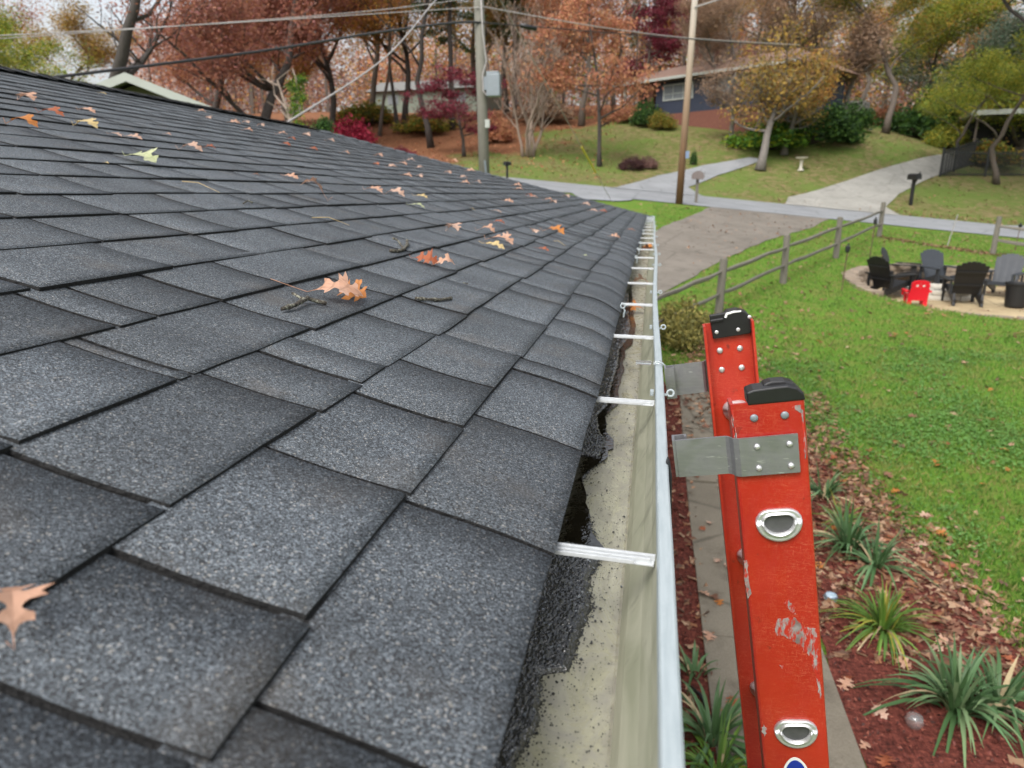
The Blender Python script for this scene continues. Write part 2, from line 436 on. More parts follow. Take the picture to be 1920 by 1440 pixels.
def m_asph(name, a, b, sc=60, st=None):
    n = NT(name, .85, spec=.2); f = n.noise(sc, 3, .8, co=n.P); q = n.noise(.8, 5, co=n.P)
    c = n.mix(f, a, b); c = n.mix(n.ramp(q, [(.4, 0.0), (.7, .5)]), c, tuple(x*.72 for x in a))
    ck = n.vor(.55, n.map(n.P, (1, 1, 1)), 'DISTANCE_TO_EDGE'); wob = n.noise(3, 4, co=n.P); c = n.mix(n.ramp(n.math('ADD', ck.outputs['Distance'], n.math('MULTIPLY', wob, .04)), [(.022, .55), (.034, 0.0)]), c, tuple(x*.45 for x in a))
    if st: c = n.mix(n.ramp(n.noise(2.2, 6, .7, co=n.P), [(.5, 0.0), (.68, .7)]), c, st)
    n.col(c); n.bump(f, .4, .01); return n.m
M['road'] = m_asph('road_asphalt', (.19, .20, .21), (.30, .31, .32), 40)
M['oldasph'] = m_asph('driveway_brown_asphalt', (.135, .12, .10), (.235, .21, .18), 50, (.105, .095, .08))
M['conc'] = m_asph('driveway_concrete', (.25, .245, .22), (.36, .35, .32), 30, (.19, .185, .17))
M['walk'] = m_asph('walk_exposed_concrete', (.12, .105, .08), (.30, .265, .21), 70, (.075, .06, .045))
def m_mulch():
    n = NT('red_mulch', .95, spec=.15); a_ = n.noise(38, 4, .7, co=n.map(n.P, (1, .35, 1), rot=(0, 0, .7))); b_ = n.noise(38, 4, .7, co=n.map(n.P, (.35, 1, 1), rot=(0, 0, -.3)))
    f = n.mix(.5, a_, b_); n.col(n.ramp(f, [(.35, (.03, .010, .008)), (.5, (.11, .03, .022)), (.65, (.22, .065, .045))])); n.bump(f, 1, .03); return n.m
M['mulch'] = m_mulch()
M['straw'] = m_asph('pit_straw_sand', (.30, .23, .13), (.55, .45, .28), 14, (.20, .12, .07))
def m_stone(name, a, b):
    n = NT(name, .85); f = n.noise(5, 6); n.col(n.mix(f, a, b)); n.bump(f, .6, .05); return n.m
M['stone'] = m_stone('tan_flagstone', (.10, .08, .06), (.34, .27, .20))
M['rock'] = m_stone('grey_rock', (.10, .095, .09), (.28, .27, .25))
M['pitstone'] = m_stone('pale_pit_stone', (.36, .33, .27), (.60, .57, .50))
M['chair'] = simple('dark_resin', (.028, .033, .040), .42, var=.25, sc=6)
M['chairb'] = simple('black_resin', (.009, .009, .010), .5, var=.3, sc=6)
M['redplastic'] = simple('red_plastic', (.62, .008, .022), .35, var=.06)
M['rustmetal'] = simple('rusty_rod', (.10, .06, .04), .8, var=.4, sc=20)
M['navy'] = simple('navy_siding', (.028, .036, .060), .6, var=.2, sc=3)
M['brick'] = simple('brick_pier', (.17, .065, .045), .8, var=.35, sc=8)
M['roofbrown'] = simple('brown_shingle_roof', (.20, .125, .095), .9, var=.3, sc=4)
M['greyroof'] = simple('grey_shingle_roof', (.16, .16, .15), .9, var=.3, sc=4)
M['glass'] = simple('window_pane', (.16, .18, .19), .12, var=.3, sc=1.2)
M['dark'] = simple('near_black_and_shade', (.012, .011, .011), .8)
M['gable'] = simple('gable_olive_siding', (.13, .115, .08), .7, var=.15, sc=3)
M['fascia'] = simple('white_rake_board', (.36, .38, .35), .6, var=.12, sc=3)
M['steel'] = simple('galvanised_grey', (.20, .23, .25), .45, .3)
M['wirepale'] = simple('pale_cable', (.33, .31, .30), .5)
M['wiredark'] = simple('dark_cable', (.02, .02, .022), .6)
M['yellowp'] = simple('yellow_guy_guard', (.50, .42, .04), .5)
M['orange'] = simple('orange_plastic', (.75, .14, .01), .5)
M['blackiron'] = simple('black_iron', (.012, .013, .014), .5)
M['iris'] = LM['blade']
def m_twig():
    n = NT('lichened_twig', .9); f = n.noise(160, 4, .7, co=n.P); n.col(n.ramp(f, [(.35, (.018, .015, .012)), (.52, (.06, .05, .038)), (.62, (.26, .26, .20))])); n.bump(f, .8, .002); return n.m
M['twig'] = m_twig()
def m_glass():
    n = NT('clear_glass', .03); n.b.inputs['Transmission Weight'].default_value = .9; n.col((.8, .85, .85)); return n.m
M['clear'] = m_glass()

exec_parts = []
# ------------------------------------------------------------ ground sheet
def spaced(lo, a, b, hi, st, gr=1.16):
    c = list(np.arange(a, b+1e-6, st)); q = [a]; d = st
    while q[-1] > lo: d *= gr; q.append(q[-1]-d)
    p = [b]; d = st
    while p[-1] < hi: d *= gr; p.append(p[-1]+d)
    return q[:0:-1]+c+p[1:]
XS = spaced(-260, -4, 15, 260, .25); YS = spaced(-60, 2, 38, 420, .25, 1.1)
mb = MB(); nx = len(XS)
mb.v = [(x, y, g(x, y)) for y in YS for x in XS]
mb.f = [(j*nx+i, j*nx+i+1, (j+1)*nx+i+1, (j+1)*nx+i) for j in range(len(YS)-1) for i in range(nx-1)]
mb.m = [0]*len(mb.f)
struct('ground', mb, M['ground'], smooth=True)
def drape(name, poly, off, mt, cell=.5, kind='structure', edge=.0):
    bm = bmesh.new()
    f = bm.faces.new([bm.verts.new((p[0], p[1], 0)) for p in poly]); bm.normal_update()
    if f.normal.z < 0: f.normal_flip()
    bmesh.ops.triangulate(bm, faces=bm.faces[:])
    x0, x1 = min(p[0] for p in poly), max(p[0] for p in poly); y0, y1 = min(p[1] for p in poly), max(p[1] for p in poly)
    for ax, lo, hi in ((0, x0, x1), (1, y0, y1)):
        k = math.floor(lo/cell)+1
        while k*cell < hi:
            co = [0, 0, 0]; no = [0, 0, 0]; co[ax] = k*cell; no[ax] = 1
            bmesh.ops.bisect_plane(bm, geom=bm.verts[:]+bm.edges[:]+bm.faces[:], plane_co=co, plane_no=no, dist=1e-5); k += 1
    for v in bm.verts: v.co.z = g(v.co.x, v.co.y)+off
    me = bpy.data.meshes.new(name); bm.to_mesh(me); bm.free(); me.materials.append(mt)
    o = link(bpy.data.objects.new(name, me)); o['kind'] = kind; return o
def gx(pts): return [G(*p) for p in pts]
def smoothpoly(pts, amp=.15, step=.6, seed=0):
    out = []
    for i in range(len(pts)):
        a, b = pts[i], pts[(i+1) % len(pts)]; L = math.hypot(b[0]-a[0], b[1]-a[1]); k = max(1, int(L/step))
        for j in range(k):
            t = j/k; x, y = lerp(a[0], b[0], t), lerp(a[1], b[1], t)
            out.append((x+amp*noise.noise((x*1.3+seed, y*1.3, 3)), y+amp*noise.noise((x*1.3, y*1.3+seed, 9))))
    return out
drape('road', smoothpoly([(-70, 30.4), (-20, 30.4), (0, 30.4), (20, 30), (70, 30), (70, 39), (0, 38.7), (-70, 38.7)], .12, 2), .03, M['road'], 1.0)
cl = gx([(1478, 371), (1560, 349), (1640, 322), (1700, 305), (1770, 291), (1850, 268)]); cr = gx([(1905, 290), (1790, 318), (1730, 341), (1685, 365), (1660, 389)])
P_ = [(p.x, p.y) for p in cl]+[(cr[0].x+6, cr[0].y+14)]+[(p.x, p.y) for p in cr]
P_ = [(P_[0][0]-.6, 38.2)]+P_+[(P_[-1][0]+.3, 38.2)]
drape('concrete_driveway', P_, .05, M['conc'], 1.0)
cl = gx([(1165, 350), (1235, 330), (1320, 311), (1405, 296)]); cr = gx([(1432, 300), (1395, 314), (1345, 330), (1290, 352)])
P_ = [(p.x, p.y) for p in cl+cr]; P_ = [(P_[0][0]-.6, 38.0)]+P_+[(P_[-1][0]+.9, 38.0)]
drape('neighbour_driveway', P_, .05, M['road'], 1.0)
q = gx([(1245, 425), (1312, 399), (1352, 386), (1430, 384), (1575, 408), (1518, 429), (1440, 451), (1350, 490), (1290, 525), (1242, 551)])
PA = [(p.x, p.y) for p in q]+[(-4, 11.9), (-8, 12.5), (-8, 17), (-1.2, 18.2)]
drape('brown_asphalt_driveway', smoothpoly(PA, .10, .5), .02, M['oldasph'], .25)
q = gx([(1060, 360), (1100, 352), (1200, 360), (1185, 377), (1150, 379), (1090, 375)])
drape('side_apron', smoothpoly([(p.x, p.y) for p in q], .15, .5), .045, M['road'], .5)
# sidewalk slab with joints
mb = MB()
for i in range(9):
    y0 = -1.0+i*1.42; y1 = y0+1.41
    if y1 > 11.2: y1 = 11.2
    mb.bbox(((.53+1.36)/2, (y0+y1)/2, .005+g(.9, (y0+y1)/2)), (.83, y1-y0, .07), rot=rotm('X', math.degrees(math.atan2(g(.9, y1)-g(.9, y0), y1-y0))), b=.006)
struct('walkway', mb, M['walk'])
bed = [(1.36, -1), (3.0, -1), (2.95, 3.5), (2.75, 5.0), (2.62, 6.4), (2.3, 7.6), (2.0, 8.6), (1.6, 9.6), (1.37, 10.2)]
drape('mulch_bed', smoothpoly(bed, .12, .3), .022, M['mulch'], .25)
drape('house_side_mulch', [(-.3, -1), (.53, -1), (.53, 10.6), (-.3, 10.6)], .02, M['mulch'], .25)

# ------------------------------------------------------------ the house with its shingled hip roof
EC, CS, SN = .143, .9632, .2689
YE, YN = 10.42, -1.6           # far and near ends of the eave
XR = -3.50
def rp(n, y, h=0.0):
    return Vector((-(.0724+EC*CS*n)+SN*h, y, CZ-.3117+EC*SN*n+CS*h))
NMAX = (-XR-.0724)/(EC*CS)
def ylim(n): return YE+.02-EC*CS*n
house = thing('house', 'nearest house under the black shingled hip roof with white gutter along its eave', 'house', (-3.5, 4.4, 0))
mb = MB(); tabv = []
def bend(n, y):                 # the lowest course droops over the gutter
    if n > .85: return 0
    k = (.85-n)/.85
    return -(.006+.013*sstep(.9, 2.0, y))*k*k+(.002+.004*sstep(.9, 2, y))*math.sin(math.pi*k)
def strip(k, y0, y1, th, ext, mi, tv, near, lift0=0.0):
    nu = 7 if near else 3; ny = max(1, int((y1-y0)/(.06 if near else .2)))
    us = [k+1.12-(1.12+ext)*i/nu for i in range(nu+1)]
    if k == 0: us = [k+1.12-(1.12+ext)*(i/nu)**.85 for i in range(nu+1)]
    ys = [lerp(y0, y1, j/ny) for j in range(ny+1)]
    b = len(mb.v); jit = rnd.uniform(-.012, .012)
    for i, u in enumerate(us):
        s = max(0, k+1-u)
        for y in ys:
            yy = min(y, ylim(u))
            wob = .0022*noise.noise((yy*1.1, u*.35, 5))+.0016*noise.noise((yy*4.5, u*1.1, k*3.3))
            h = .001+.0038*s**2.0-.0010*math.sin(math.pi*min(1, s))+wob*s+th+lift0
            uu = u
            if i == nu: uu = u+.035*noise.noise((yy*1.3, k*7.7, 1))+.018*noise.noise((yy*26, k*3, 2))+jit*.5
            p = rp(uu, yy, h+bend(u, yy)); mb.v.append(tuple(p)); tabv.append(tv)
    w_ = len(ys)
    top = b; n0 = len(mb.v)
    for i in range(nu):
        for j in range(ny): mb.f.append((top+i*w_+j, top+(i+1)*w_+j, top+(i+1)*w_+j+1, top+i*w_+j+1)); mb.m.append(mi)
    # skirts: butt edge and the two sides
    def skirt(idx, d):
        bb = len(mb.v)
        for q in idx:
            v = mb.v[q]; mb.v.append((v[0]-SN*d, v[1], v[2]-CS*d)); tabv.append(tv)
        for a_ in range(len(idx)-1): mb.f.append((idx[a_], bb+a_, bb+a_+1, idx[a_+1])); mb.m.append(1)
    skirt([top+nu*w_+j for j in range(w_)], th+.0040)
    skirt([top+i*w_ for i in range(nu+1)], th+.001); skirt([top+i*w_+w_-1 for i in range(nu, -1, -1)], th+.001)
def onplane0(px, py):
    d = ray(px, py); N = Vector((SN, 0, CS)); p0 = rp(0, 0, .006); t = (p0-CAM).dot(N)/d.dot(N); return CAM+d*t
JP = {0: [(475, 1311), (1025, 1027), (1081, 836), (1104, 734), (1117, 714), (1132, 659), (1141, 626), (1150, 601)], 1: [(565, 1162), (762, 926), (866, 800), (931, 731), (976, 669), (1021, 609), (1055, 571)],
 2: [(313, 952), (591, 769), (676, 719), (729, 689), (819, 628), (871, 590)], 3: [(38, 836), (342, 715), (365, 703), (587, 617)], 4: [(226, 612), (292, 590), (419, 564), (540, 535)],
 5: [(60, 539), (321, 500), (478, 473)], 6: [(186, 449), (354, 437), (448, 431), (540, 422)]}
JY = {k: sorted(onplane0(*p).y for p in v) for k, v in JP.items()}
rr = random.Random(21)
for k in range(int(NMAX)+1):
    yend = ylim(k)
    if k+1 > NMAX+.3: pass
    # dark base lamination
    y = YN
    while y < yend:
        y1 = min(yend, y+1.0); strip(k, y, y1, .0, .012 if k else .0, 1, .5, y < 3.2, -.0020); y = y1
    y = YN+rr.uniform(-.3, 0)
    while y < yend:
        w0 = rr.choice([.337, .337, .30, .24, .20, .16, .337, .29])
        y1 = min(yend, y+w0)
        if k in JY:
            nx_ = [j for j in JY[k] if j > y+.01]
            if nx_: y1 = nx_[0] if nx_[0]-y < .45 else y+min(.337, (nx_[0]-y)/max(1, round((nx_[0]-y)/.337)))
        if y1-y > .02:
            th = rr.choice([.0016, .0018, .0022, .0034])
            ext = rr.choice([0, 0, .02, .05]) if k else 0
            strip(k, y+.0030, y1-.0030, th, ext, 0, rr.random(), y < 3.4)
        y = y1
me = mb.mesh('roof', [M['shingle'], M['asphalt_edge']], False, Matrix.Translation(-house.location))
at = me.attributes.new('tab', 'FLOAT', 'POINT'); at.data.foreach_set('value', tabv)
me.shade_smooth() if hasattr(me, 'shade_smooth') else None
me.polygons.foreach_set('use_smooth', [i == 0 for i in mb.m])
roof = link(bpy.data.objects.new('roof', me)); roof.parent = house
# the three slopes on the far sides, ridge and hip caps
mb = MB(); zr = rp(NMAX, 0).z; ze = rp(0, 0).z; XL = 2*XR+.0724
nr = YN+.0+3.43
mb.add([(XL, YN, ze), (XL, YE, ze), (XR, YE-3.43, zr-.004), (XR, YN, zr-.004)], [(3, 2, 1, 0)])
mb.add([(-.0724, YE+.0, ze), (XL, YE, ze), (XR, YE-3.43, zr-.004)], [(0, 2, 1)][:1])
mb.add([(-.0724, YN, ze-.001), (XL, YN, ze-.001), (XR, YN, zr-.006)], [(0, 1, 2)])
back = part('roof_slope', mb, M['shingle'], house)
mb = MB()
def caprow(a, b, step=.143, wd=.14, drop=.035):
    a, b = Vector(a), Vector(b); L = (b-a).length; d = (b-a).normalized(); s = d.cross(Vector((0, 0, 1))).normalized(); up = s.cross(d)
    k = int(L/step)
    for i in range(k):
        p0 = a+d*(i*step); p1 = p0+d*step*1.25; rows = []
        for p, h in ((p0, .020), (p1, .006)):
            for q, dz in ((-1, -drop), (-.5, -drop*.35), (0, 0), (.5, -drop*.35), (1, -drop)): rows.append(p+s*(q*wd)+up*(h+dz))
        fs = [(j, j+1, 5+j+1, 5+j) for j in range(4)]
        mb.add([v for v in rows], fs, 0)
        lo = [v-up*.007 for v in rows[:5]]
        mb.add(rows[:5]+lo, [(j, 5+j, 6+j, j+1) for j in range(4)], 1)
caprow((-.09, YE-.01, ze+.004), (XR, YE-3.44, zr+.002)); caprow((XL, YE, ze), (XR, YE-3.44, zr)); caprow((XR, YN, zr+.002), (XR, YE-3.43, zr+.002))
part('ridge_cap', mb, [M['shingle'], M['asphalt_edge']], house)
# walls, soffit, fascia
mb = MB(); mb.box((-3.5, 4.4, 1.22), (6.1, 11.3, 2.44)); part('wall', mb, M['siding'], house)
mb = MB(); mb.box((-3.5, 4.42, CZ-.50), (6.75, 11.95, .012)); part('soffit', mb, M['soffit'], house)
mb = MB(); mb.box((-.118, 4.41, CZ-.42), (.02, 12.0, .17)); mb.box((-3.5, YE-.03, CZ-.42), (6.74, .02, .17)); mb.box((-6.88, 4.41, CZ-.42), (.02, 11.9, .17)); part('fascia', mb, M['fascia'], house)
for i, yy in enumerate((1.6, 5.4, 8.6)):
    mb = MB(); mb.box((-.44, yy, 1.5), (.05, 1.1, 1.1)); wn = part('window', mb, M['white'], house)
    mb = MB(); mb.box((-.412, yy, 1.5), (.012, .95, .95)); part('pane', mb, M['glass'], wn)
# ---- gutter
zl = CZ-.3145
def lipdx(y): return .0045*math.sin(y*1.9+.5)*sstep(.9, 1.6, y)*(1-.4*sstep(4, 6, y))-.0012*sstep(.9, 1.3, y)
prof = [(-.107, 0.0), (-.107, -.098), (-.013, -.1005), (-.010, -.099), (-.004, -.078), (.009, -.052), (.0165, -.028), (.0195, -.006), (.0205, 0.0), (.0218, .0016), (.0325, .0018), (.0342, .0004), (.0346, -.014), (.031, -.030), (.024, -.053), (.008, -.082), (.002, -.102), (-.012, -.1045), (-.109, -.101), (-.109, 0.0)]
mi_ = [0, 0, 0, 1, 1, 1, 1, 2, 2, 2, 2, 2, 2, 2, 2, 2, 2, 2, 2]
mb = MB(); ys = list(np.arange(-1.5, 3.0, .05))+list(np.arange(3.0, YE+.04, .2))+[YE+.04]
for y in ys:
    for (x, z) in prof:
        k = max(0, (z+.10)/.10) if x > -.05 else 0
        mb.v.append((x+lipdx(y)*k+(.0006*noise.noise((y*6, 0, 0)) if k > .8 else 0), y, zl+z+.0008*noise.noise((y*3, x*9, 4))))
n_ = len(prof)
for j in range(len(ys)-1):
    for i in range(n_-1): mb.f.append((j*n_+i, (j+1)*n_+i, (j+1)*n_+i+1, j*n_+i+1)); mb.m.append(mi_[i])
mb.box((-.036, YE+.045, zl-.045), (.146, .006, .10), mi=2)
gut = part('gutter', mb, [M['trough'], M['gwall'], M['lip']], house)
hy = [.10, .585, 1.085, 1.615, 2.11, 2.63, 3.18, 3.72, 4.28, 4.85, 5.4, 6.0, 6.6, 7.2, 7.9, 8.6, 9.3, 9.9]
for y in hy:
    mb = MB(); dx = lipdx(y); sk = rotm('Z', -3.5)
    mb.bbox((-.044+dx/2, y, zl-.0105), (.124, .0125, .0014), rot=sk, b=.0005)
    mb.bbox((-.042+dx/2, y+.0040, zl-.0075), (.122, .0034, .0060), rot=sk, b=.0010)
    mb.bbox((-.052+dx/2, y-.0060, zl-.0085), (.104, .0020, .0040), rot=sk, b=.0006)
    mb.bbox((-.045+dx/2, y-.0016, zl-.0080), (.119, .0028, .0050), rot=sk, b=.0010)
    part('hanger', mb, M['hanger'], gut)
def clip(p, kind):
    mb = MB(); ax = rotm('X', 78)
    mb.torus(p, .0052 if kind == 0 else .0062, .0019, ax)
    p = Vector(p)
    if kind == 0: mb.bbox(p+Vector((-.012, 0, -.003)), (.014, .006, .003), b=.001); mb.bbox(p+Vector((-.030, .002, -.001)), (.006, .012, .009), b=.002)
    else:
        mb.tube([p+Vector((.002, 0, -.006)), p+Vector((.006, -.001, -.014)), p+Vector((.004, -.002, -.022)), p+Vector((.003, -.002, -.032))], .0022, 6)
    part('light_clip', mb, M['lip'], gut)
for y in (1.125, 1.72, 2.36, 3.3, 3.9, 4.6, 5.5, 6.4, 7.4, 8.4): clip((.0445+lipdx(y), y, zl-.002), 0)
for y in (2.02, 3.62, 4.15, 4.7, 6.2): q = rp(-.0, y); clip((q.x+.004, y-.05, q.z+.006), 1)
mb = MB(); mb.bbox((-.002, 1.30, zl+.006), (.03, .022, .004), b=.0018); mb.tube([(.016, 1.30, zl+.006), (.028, 1.30, zl+.009), (.038, 1.29, zl+.004), (.041, 1.285, zl-.03)], [.003, .003, .0025, .0015], 6)
part('clear_hook', mb, M['clear'], gut)
mb = MB(); mb.tube([(.033, .80, zl+.010), (.0335, .80, zl+.004), (.037, .795, zl-.012), (.0395, .78, zl-.05), (.041, .775, zl-.085)], [.0006, .0028, .0022, .0012, .0014], 6); mb.tube([(.0335, .80, zl+.004), (.030, .803, zl-.001)], .0007, 4)
part('zip_tie', mb, M['blackplastic'], gut)
# ---- wet grit lying in the gutter
zf = zl-.0985
def onz(px, py, z):
    d = ray(px, py); t = (z-CZ)/d.z; return CAM+d*t
ed = [(900, 1560), (984, 1402), (1010, 1361), (1014, 1305), (1017, 1266), (1068, 1258), (1085, 1200), (1109, 1140), (1104, 1087), (1130, 1042), (1111, 1001), (1104, 971), (1085, 945), (1092, 900), (1113, 874), (1127, 860), (1138, 827), (1124, 810), (1121, 782), (1143, 760), (1149, 724), (1160, 690), (1163, 657), (1179, 638), (1184, 615), (1180, 590), (1180, 570), (1178, 540)]
ep = [onz(x, y, zf) for x, y in ed]; eyx = sorted((p.y, p.x) for p in ep)
def edge(y): return float(np.interp(y, [q[0] for q in eyx], [q[1] for q in eyx]))
def grit(y0, y1, st, amp, name):
    mb = MB(); ny = int((y1-y0)/st); nxx = max(6, int(.09/st))
    for j in range(ny+1):
        y = y0+j*st; xe = edge(y)+.005*noise.noise((y*110, 1, 0))+.003*noise.noise((y*330, 4, 0))
        for i in range(nxx+1):
            u = i/nxx; x = lerp(-.106, xe, u)
            h = amp*min(1, (1-u)*8)*(1+.35*noise.noise((x*60, y*60, 0))+.7*noise.noise((x*330, y*330, 3)))+.0004*noise.noise((x*700, y*700, 1))+.0008
            if 0.76 < y < 1.06: h *= .35+.5*abs(noise.noise((y*14, x*10, 7)))
            mb.v.append((x, y, zf+(h if i < nxx else -.001)))
    w_ = nxx+1
    mb.f = [(j*w_+i, j*w_+i+1, (j+1)*w_+i+1, (j+1)*w_+i) for j in range(ny) for i in range(nxx)]; mb.m = [0]*len(mb.f)
    return mb
mb = grit(.15, 1.25, .0018, .0042, 'a'); b2 = grit(1.25, 3.0, .005, .0034, 'b'); mb.add(b2.v, b2.f)
struct('wet_roof_grit', mb, M['grit'], smooth=True, kind='stuff')
mb = MB(); yy = np.arange(.74, 3.3, .01); 
for y in yy: mb.v += [(-.106, y, zf+.0030), (edge(y)+.004+.006*math.sin(y*37)*(y < 1.1)+(.010+.009*noise.noise((y*9, 2, 2)))*(y > 1.1), y, zf+.0030)]
mb.f = [(2*i, 2*i+1, 2*i+3, 2*i+2) for i in range(len(yy)-1)]; mb.m = [0]*len(mb.f)
struct('gutter_water', mb, M['water'], kind='stuff')
# scattered grains on the gutter floor
mb = MB()
for i in range(5000):
    y = rnd.uniform(.3, 2.2); e_ = edge(y); x = e_-.003+(rnd.random()**2*.06 if i % 3 == 0 else abs(rnd.gauss(0, .004)))
    if x > -.012: continue
    s = rnd.uniform(.0002, .0006)*(1.8 if rnd.random() < .1 else 1)
    mb.box((x, y, zf+s*.5), (s*2, s*2.2, s*1.4), rot=rotm('Z', rnd.uniform(0, 90)))
struct('loose_grit', mb, M['grit'], kind='stuff')
# ------------------------------------------------------------ extension ladder standing on the walkway
LX = lambda z: .1015+(-(z-CZ)-.245)*.168          # left edge of the rails at height z
lad = thing('ladder', 'red fibreglass extension ladder with aluminium stand-off hooks resting against the white gutter lip', 'ladder', (.63, 1.04, .04))
axd = Vector((.168, 0, -1)).normalized(); acr = Vector((1, 0, .168)).normalized()     # down the rail / across the web
def rail(y0, ny, ztop, wd, nm='rail'):
    # channel: web in the XZ plane at y0, flanges reaching ny*depth
    o = Vector((LX(ztop), y0, ztop)); L = (ztop-.04)/abs(axd.z)
    th = .0042; fd = .030*ny; mb = MB()
    c = .0035
    pr = [(0+c, 0), (wd-c, 0), (wd-c*.3, c*.3*ny), (wd, c*ny), (wd, fd), (wd-th, fd), (wd-th, th*ny), (th, th*ny), (th, fd), (0, fd), (0, c*ny), (c*.3, c*.3*ny)]
    segs = 24
    for i in range(segs+1):
        p = o+axd*(L*i/segs)
        for a, b in pr: mb.v.append(tuple(p+acr*a+Vector((0, b, 0))))
    n = len(pr)
    for i in range(segs):
        for k in range(n):
            f = (i*n+k, i*n+(k+1) % n, (i+1)*n+(k+1) % n, (i+1)*n+k)
            mb.f.append(f if ny > 0 else f[::-1]); mb.m.append(0)
    mb.f.append(tuple(range(n)) if ny < 0 else tuple(range(n-1, -1, -1))); mb.m.append(0)
    mb.f.append(tuple(segs*n+k for k in range(n))); mb.m.append(0)
    return part(nm, mb, M['red'], lad), o
Y1, Y2, WD = .815, 1.285, .083
r1, o1 = rail(Y1, 1, CZ-.240, WD); r2, o2 = rail(Y2, -1, CZ-.228, .086)
def onrail(o, s, a): return o+axd*s+acr*a
FR = Matrix((acr, Vector((0, 1, 0)), -axd)).transposed()       # local x across, y along rungs, z up the rail
def dshape(w, h, n=14):
    pts = []
    for i in range(n+1):
        a = math.pi+math.pi*i/n; pts.append((w/2*math.cos(a), h*.62*math.sin(a)))
    r = h*.38
    for i in range(5):
        a = math.pi/2*i/4; pts.append((w/2-r+r*math.cos(a), r*math.sin(a)))
    for i in range(5):
        a = math.pi/2+math.pi/2*i/4; pts.append((-w/2+r+r*math.cos(a), r*math.sin(a)))
    return pts
def loft(mb, c, rings, mi=0, cap0=True, cap1=True):
    # rings: (yoff, scale w, h)
    vs = []; n = None
    for y, w_, h_ in rings:
        pts = dshape(w_, h_); n = len(pts)
        vs += [c+FR @ Vector((a, y, b)) for a, b in pts]
    fs = [(i*n+k, i*n+(k+1) % n, (i+1)*n+(k+1) % n, (i+1)*n+k) for i in range(len(rings)-1) for k in range(n)]
    if cap0: fs.append(tuple(range(n-1, -1, -1)))
    if cap1: fs.append(tuple((len(rings)-1)*n+k for k in range(n)))
    mb.add(vs, fs, mi)
yw1 = Y1; yw2 = Y2
s0 = .152
for i in range(9):
    s = s0+.3*i
    c = Vector(onrail(o1, s, WD*.53)); c.y = 0
    mb = MB()
    loft(mb, c, [(yw1+.005, .030, .022), (yw1+.012, .029, .021), (yw2-.005, .032, .026)])
    # tapered collar on the far rail, crimped flare
    loft(mb, c, [(yw2-.0245, .031, .027), (yw2-.016, .033, .029), (yw2-.011, .044, .037), (yw2-.0075, .047, .040), (yw2-.0042, .047, .040)])
    loft(mb, c, [(yw1-.0002, .054, .043), (yw1-.0028, .054, .043), (yw1-.0046, .052, .041), (yw1-.0050, .048, .037), (yw1-.0034, .043, .033), (yw1-.0046, .041, .031), (yw1-.0072, .039, .0295), (yw1-.0070, .036, .027), (yw1-.0012, .0335, .0245)], cap0=False, cap1=False)
    ro = part('rung', mb, M['chrome'], lad, smooth=True)
    mb = MB(); loft(mb, c, [(yw1-.0010, .034, .025), (yw1-.0014, .034, .025)]); part('painted_end_shade', mb, M['rungshade'], ro)  # solid dark plate before the web, coloured as the rung's shaded inside
# stand-off hooks: riveted plate, joggle and hooked end
def hook(o, y, sgn, s, hgt, a0, a1, xl):
    # plate across the web then bent outward to the gutter
    mb = MB(); th = .003
    yo = y-sgn*.0026
    P1 = onrail(o, s, a1); P0 = onrail(o, s, a0)
    path = [(a1, 0), (a0+.004, 0), (a0-.002, .0025), (a0-.006, .010), (a0-.010, .0125), (xl+.002, .0135)]
    off = [(a, sgn*b) for a, b in path]
    vs = []
    for (a, b) in off:
        for q in (0, hgt):
            for t in (0, th): vs.append(onrail(o, s+q, a)+Vector((0, (yo-y)+b+sgn*(-t), 0)))
    fs = []
    for i in range(len(off)-1):
        A = i*4; B = A+4
        fs += [(A, B, B+2, A+2), (A+1, A+3, B+3, B+1), (A, A+1, B+1, B), (A+2, B+2, B+3, A+3)]
    e = (len(off)-1)*4
    fs += [(0, 2, 3, 1), (e, e+1, e+3, e+2)]; mb.add(vs, fs)
    # the hook: C-shaped extrusion end
    A = onrail(o, s+hgt/2, xl)+Vector((0, (yo-y)+sgn*.0135, 0))
    mb.box(A+Vector((0, sgn*.009, 0)), (.0032, .021, hgt), rot=FR)
    mb.box(onrail(o, s+hgt/2, xl+.007)+Vector((0, (yo-y)+sgn*.031, 0)), (.017, .003, hgt), rot=FR)
    mb.box(onrail(o, s+hgt/2, xl+.0145)+Vector((0, (yo-y)+sgn*.027, 0)), (.003, .007, hgt), rot=FR)
    h = part('gutter_hook', mb, M['alu'], lad)
    return h
h1 = hook(o1, Y1, 1, .041, .048, .002, .072, -.069)
h2 = hook(o2, Y2, -1, .068, .058, .002, .006, -.074)
def rivet(mb, c, r=.0048, ny=-1, h=.0022):
    ax = rotm('X', 90 if ny < 0 else -90)
    mb.lathe(c, [(r, 0), (r, h*.35), (r*.86, h*.75), (r*.5, h), (.0003, h*1.06)], 14, ax)
def rivp(c, r, h, mt, par): mb = MB(); rivet(mb, c, r, -1, h); part('rivet', mb, mt, par, smooth=True)
for a in (.026, .062):
    for s in (.0525, .0795): rivp(onrail(o1, s, a)+Vector((0, -.0056, 0)), .0036, .003, M['chrome'], h1)
for a in (.026, .060): rivp(onrail(o1, .0185, a)+Vector((0, -.0005, 0)), .0047, .0022, M['steel'], r1)
for a in (.026, .061):
    for s in (.052, .088): rivp(onrail(o2, s, a)+Vector((0, -.0045, 0)), .0055, .003, M['chrome'], r2)
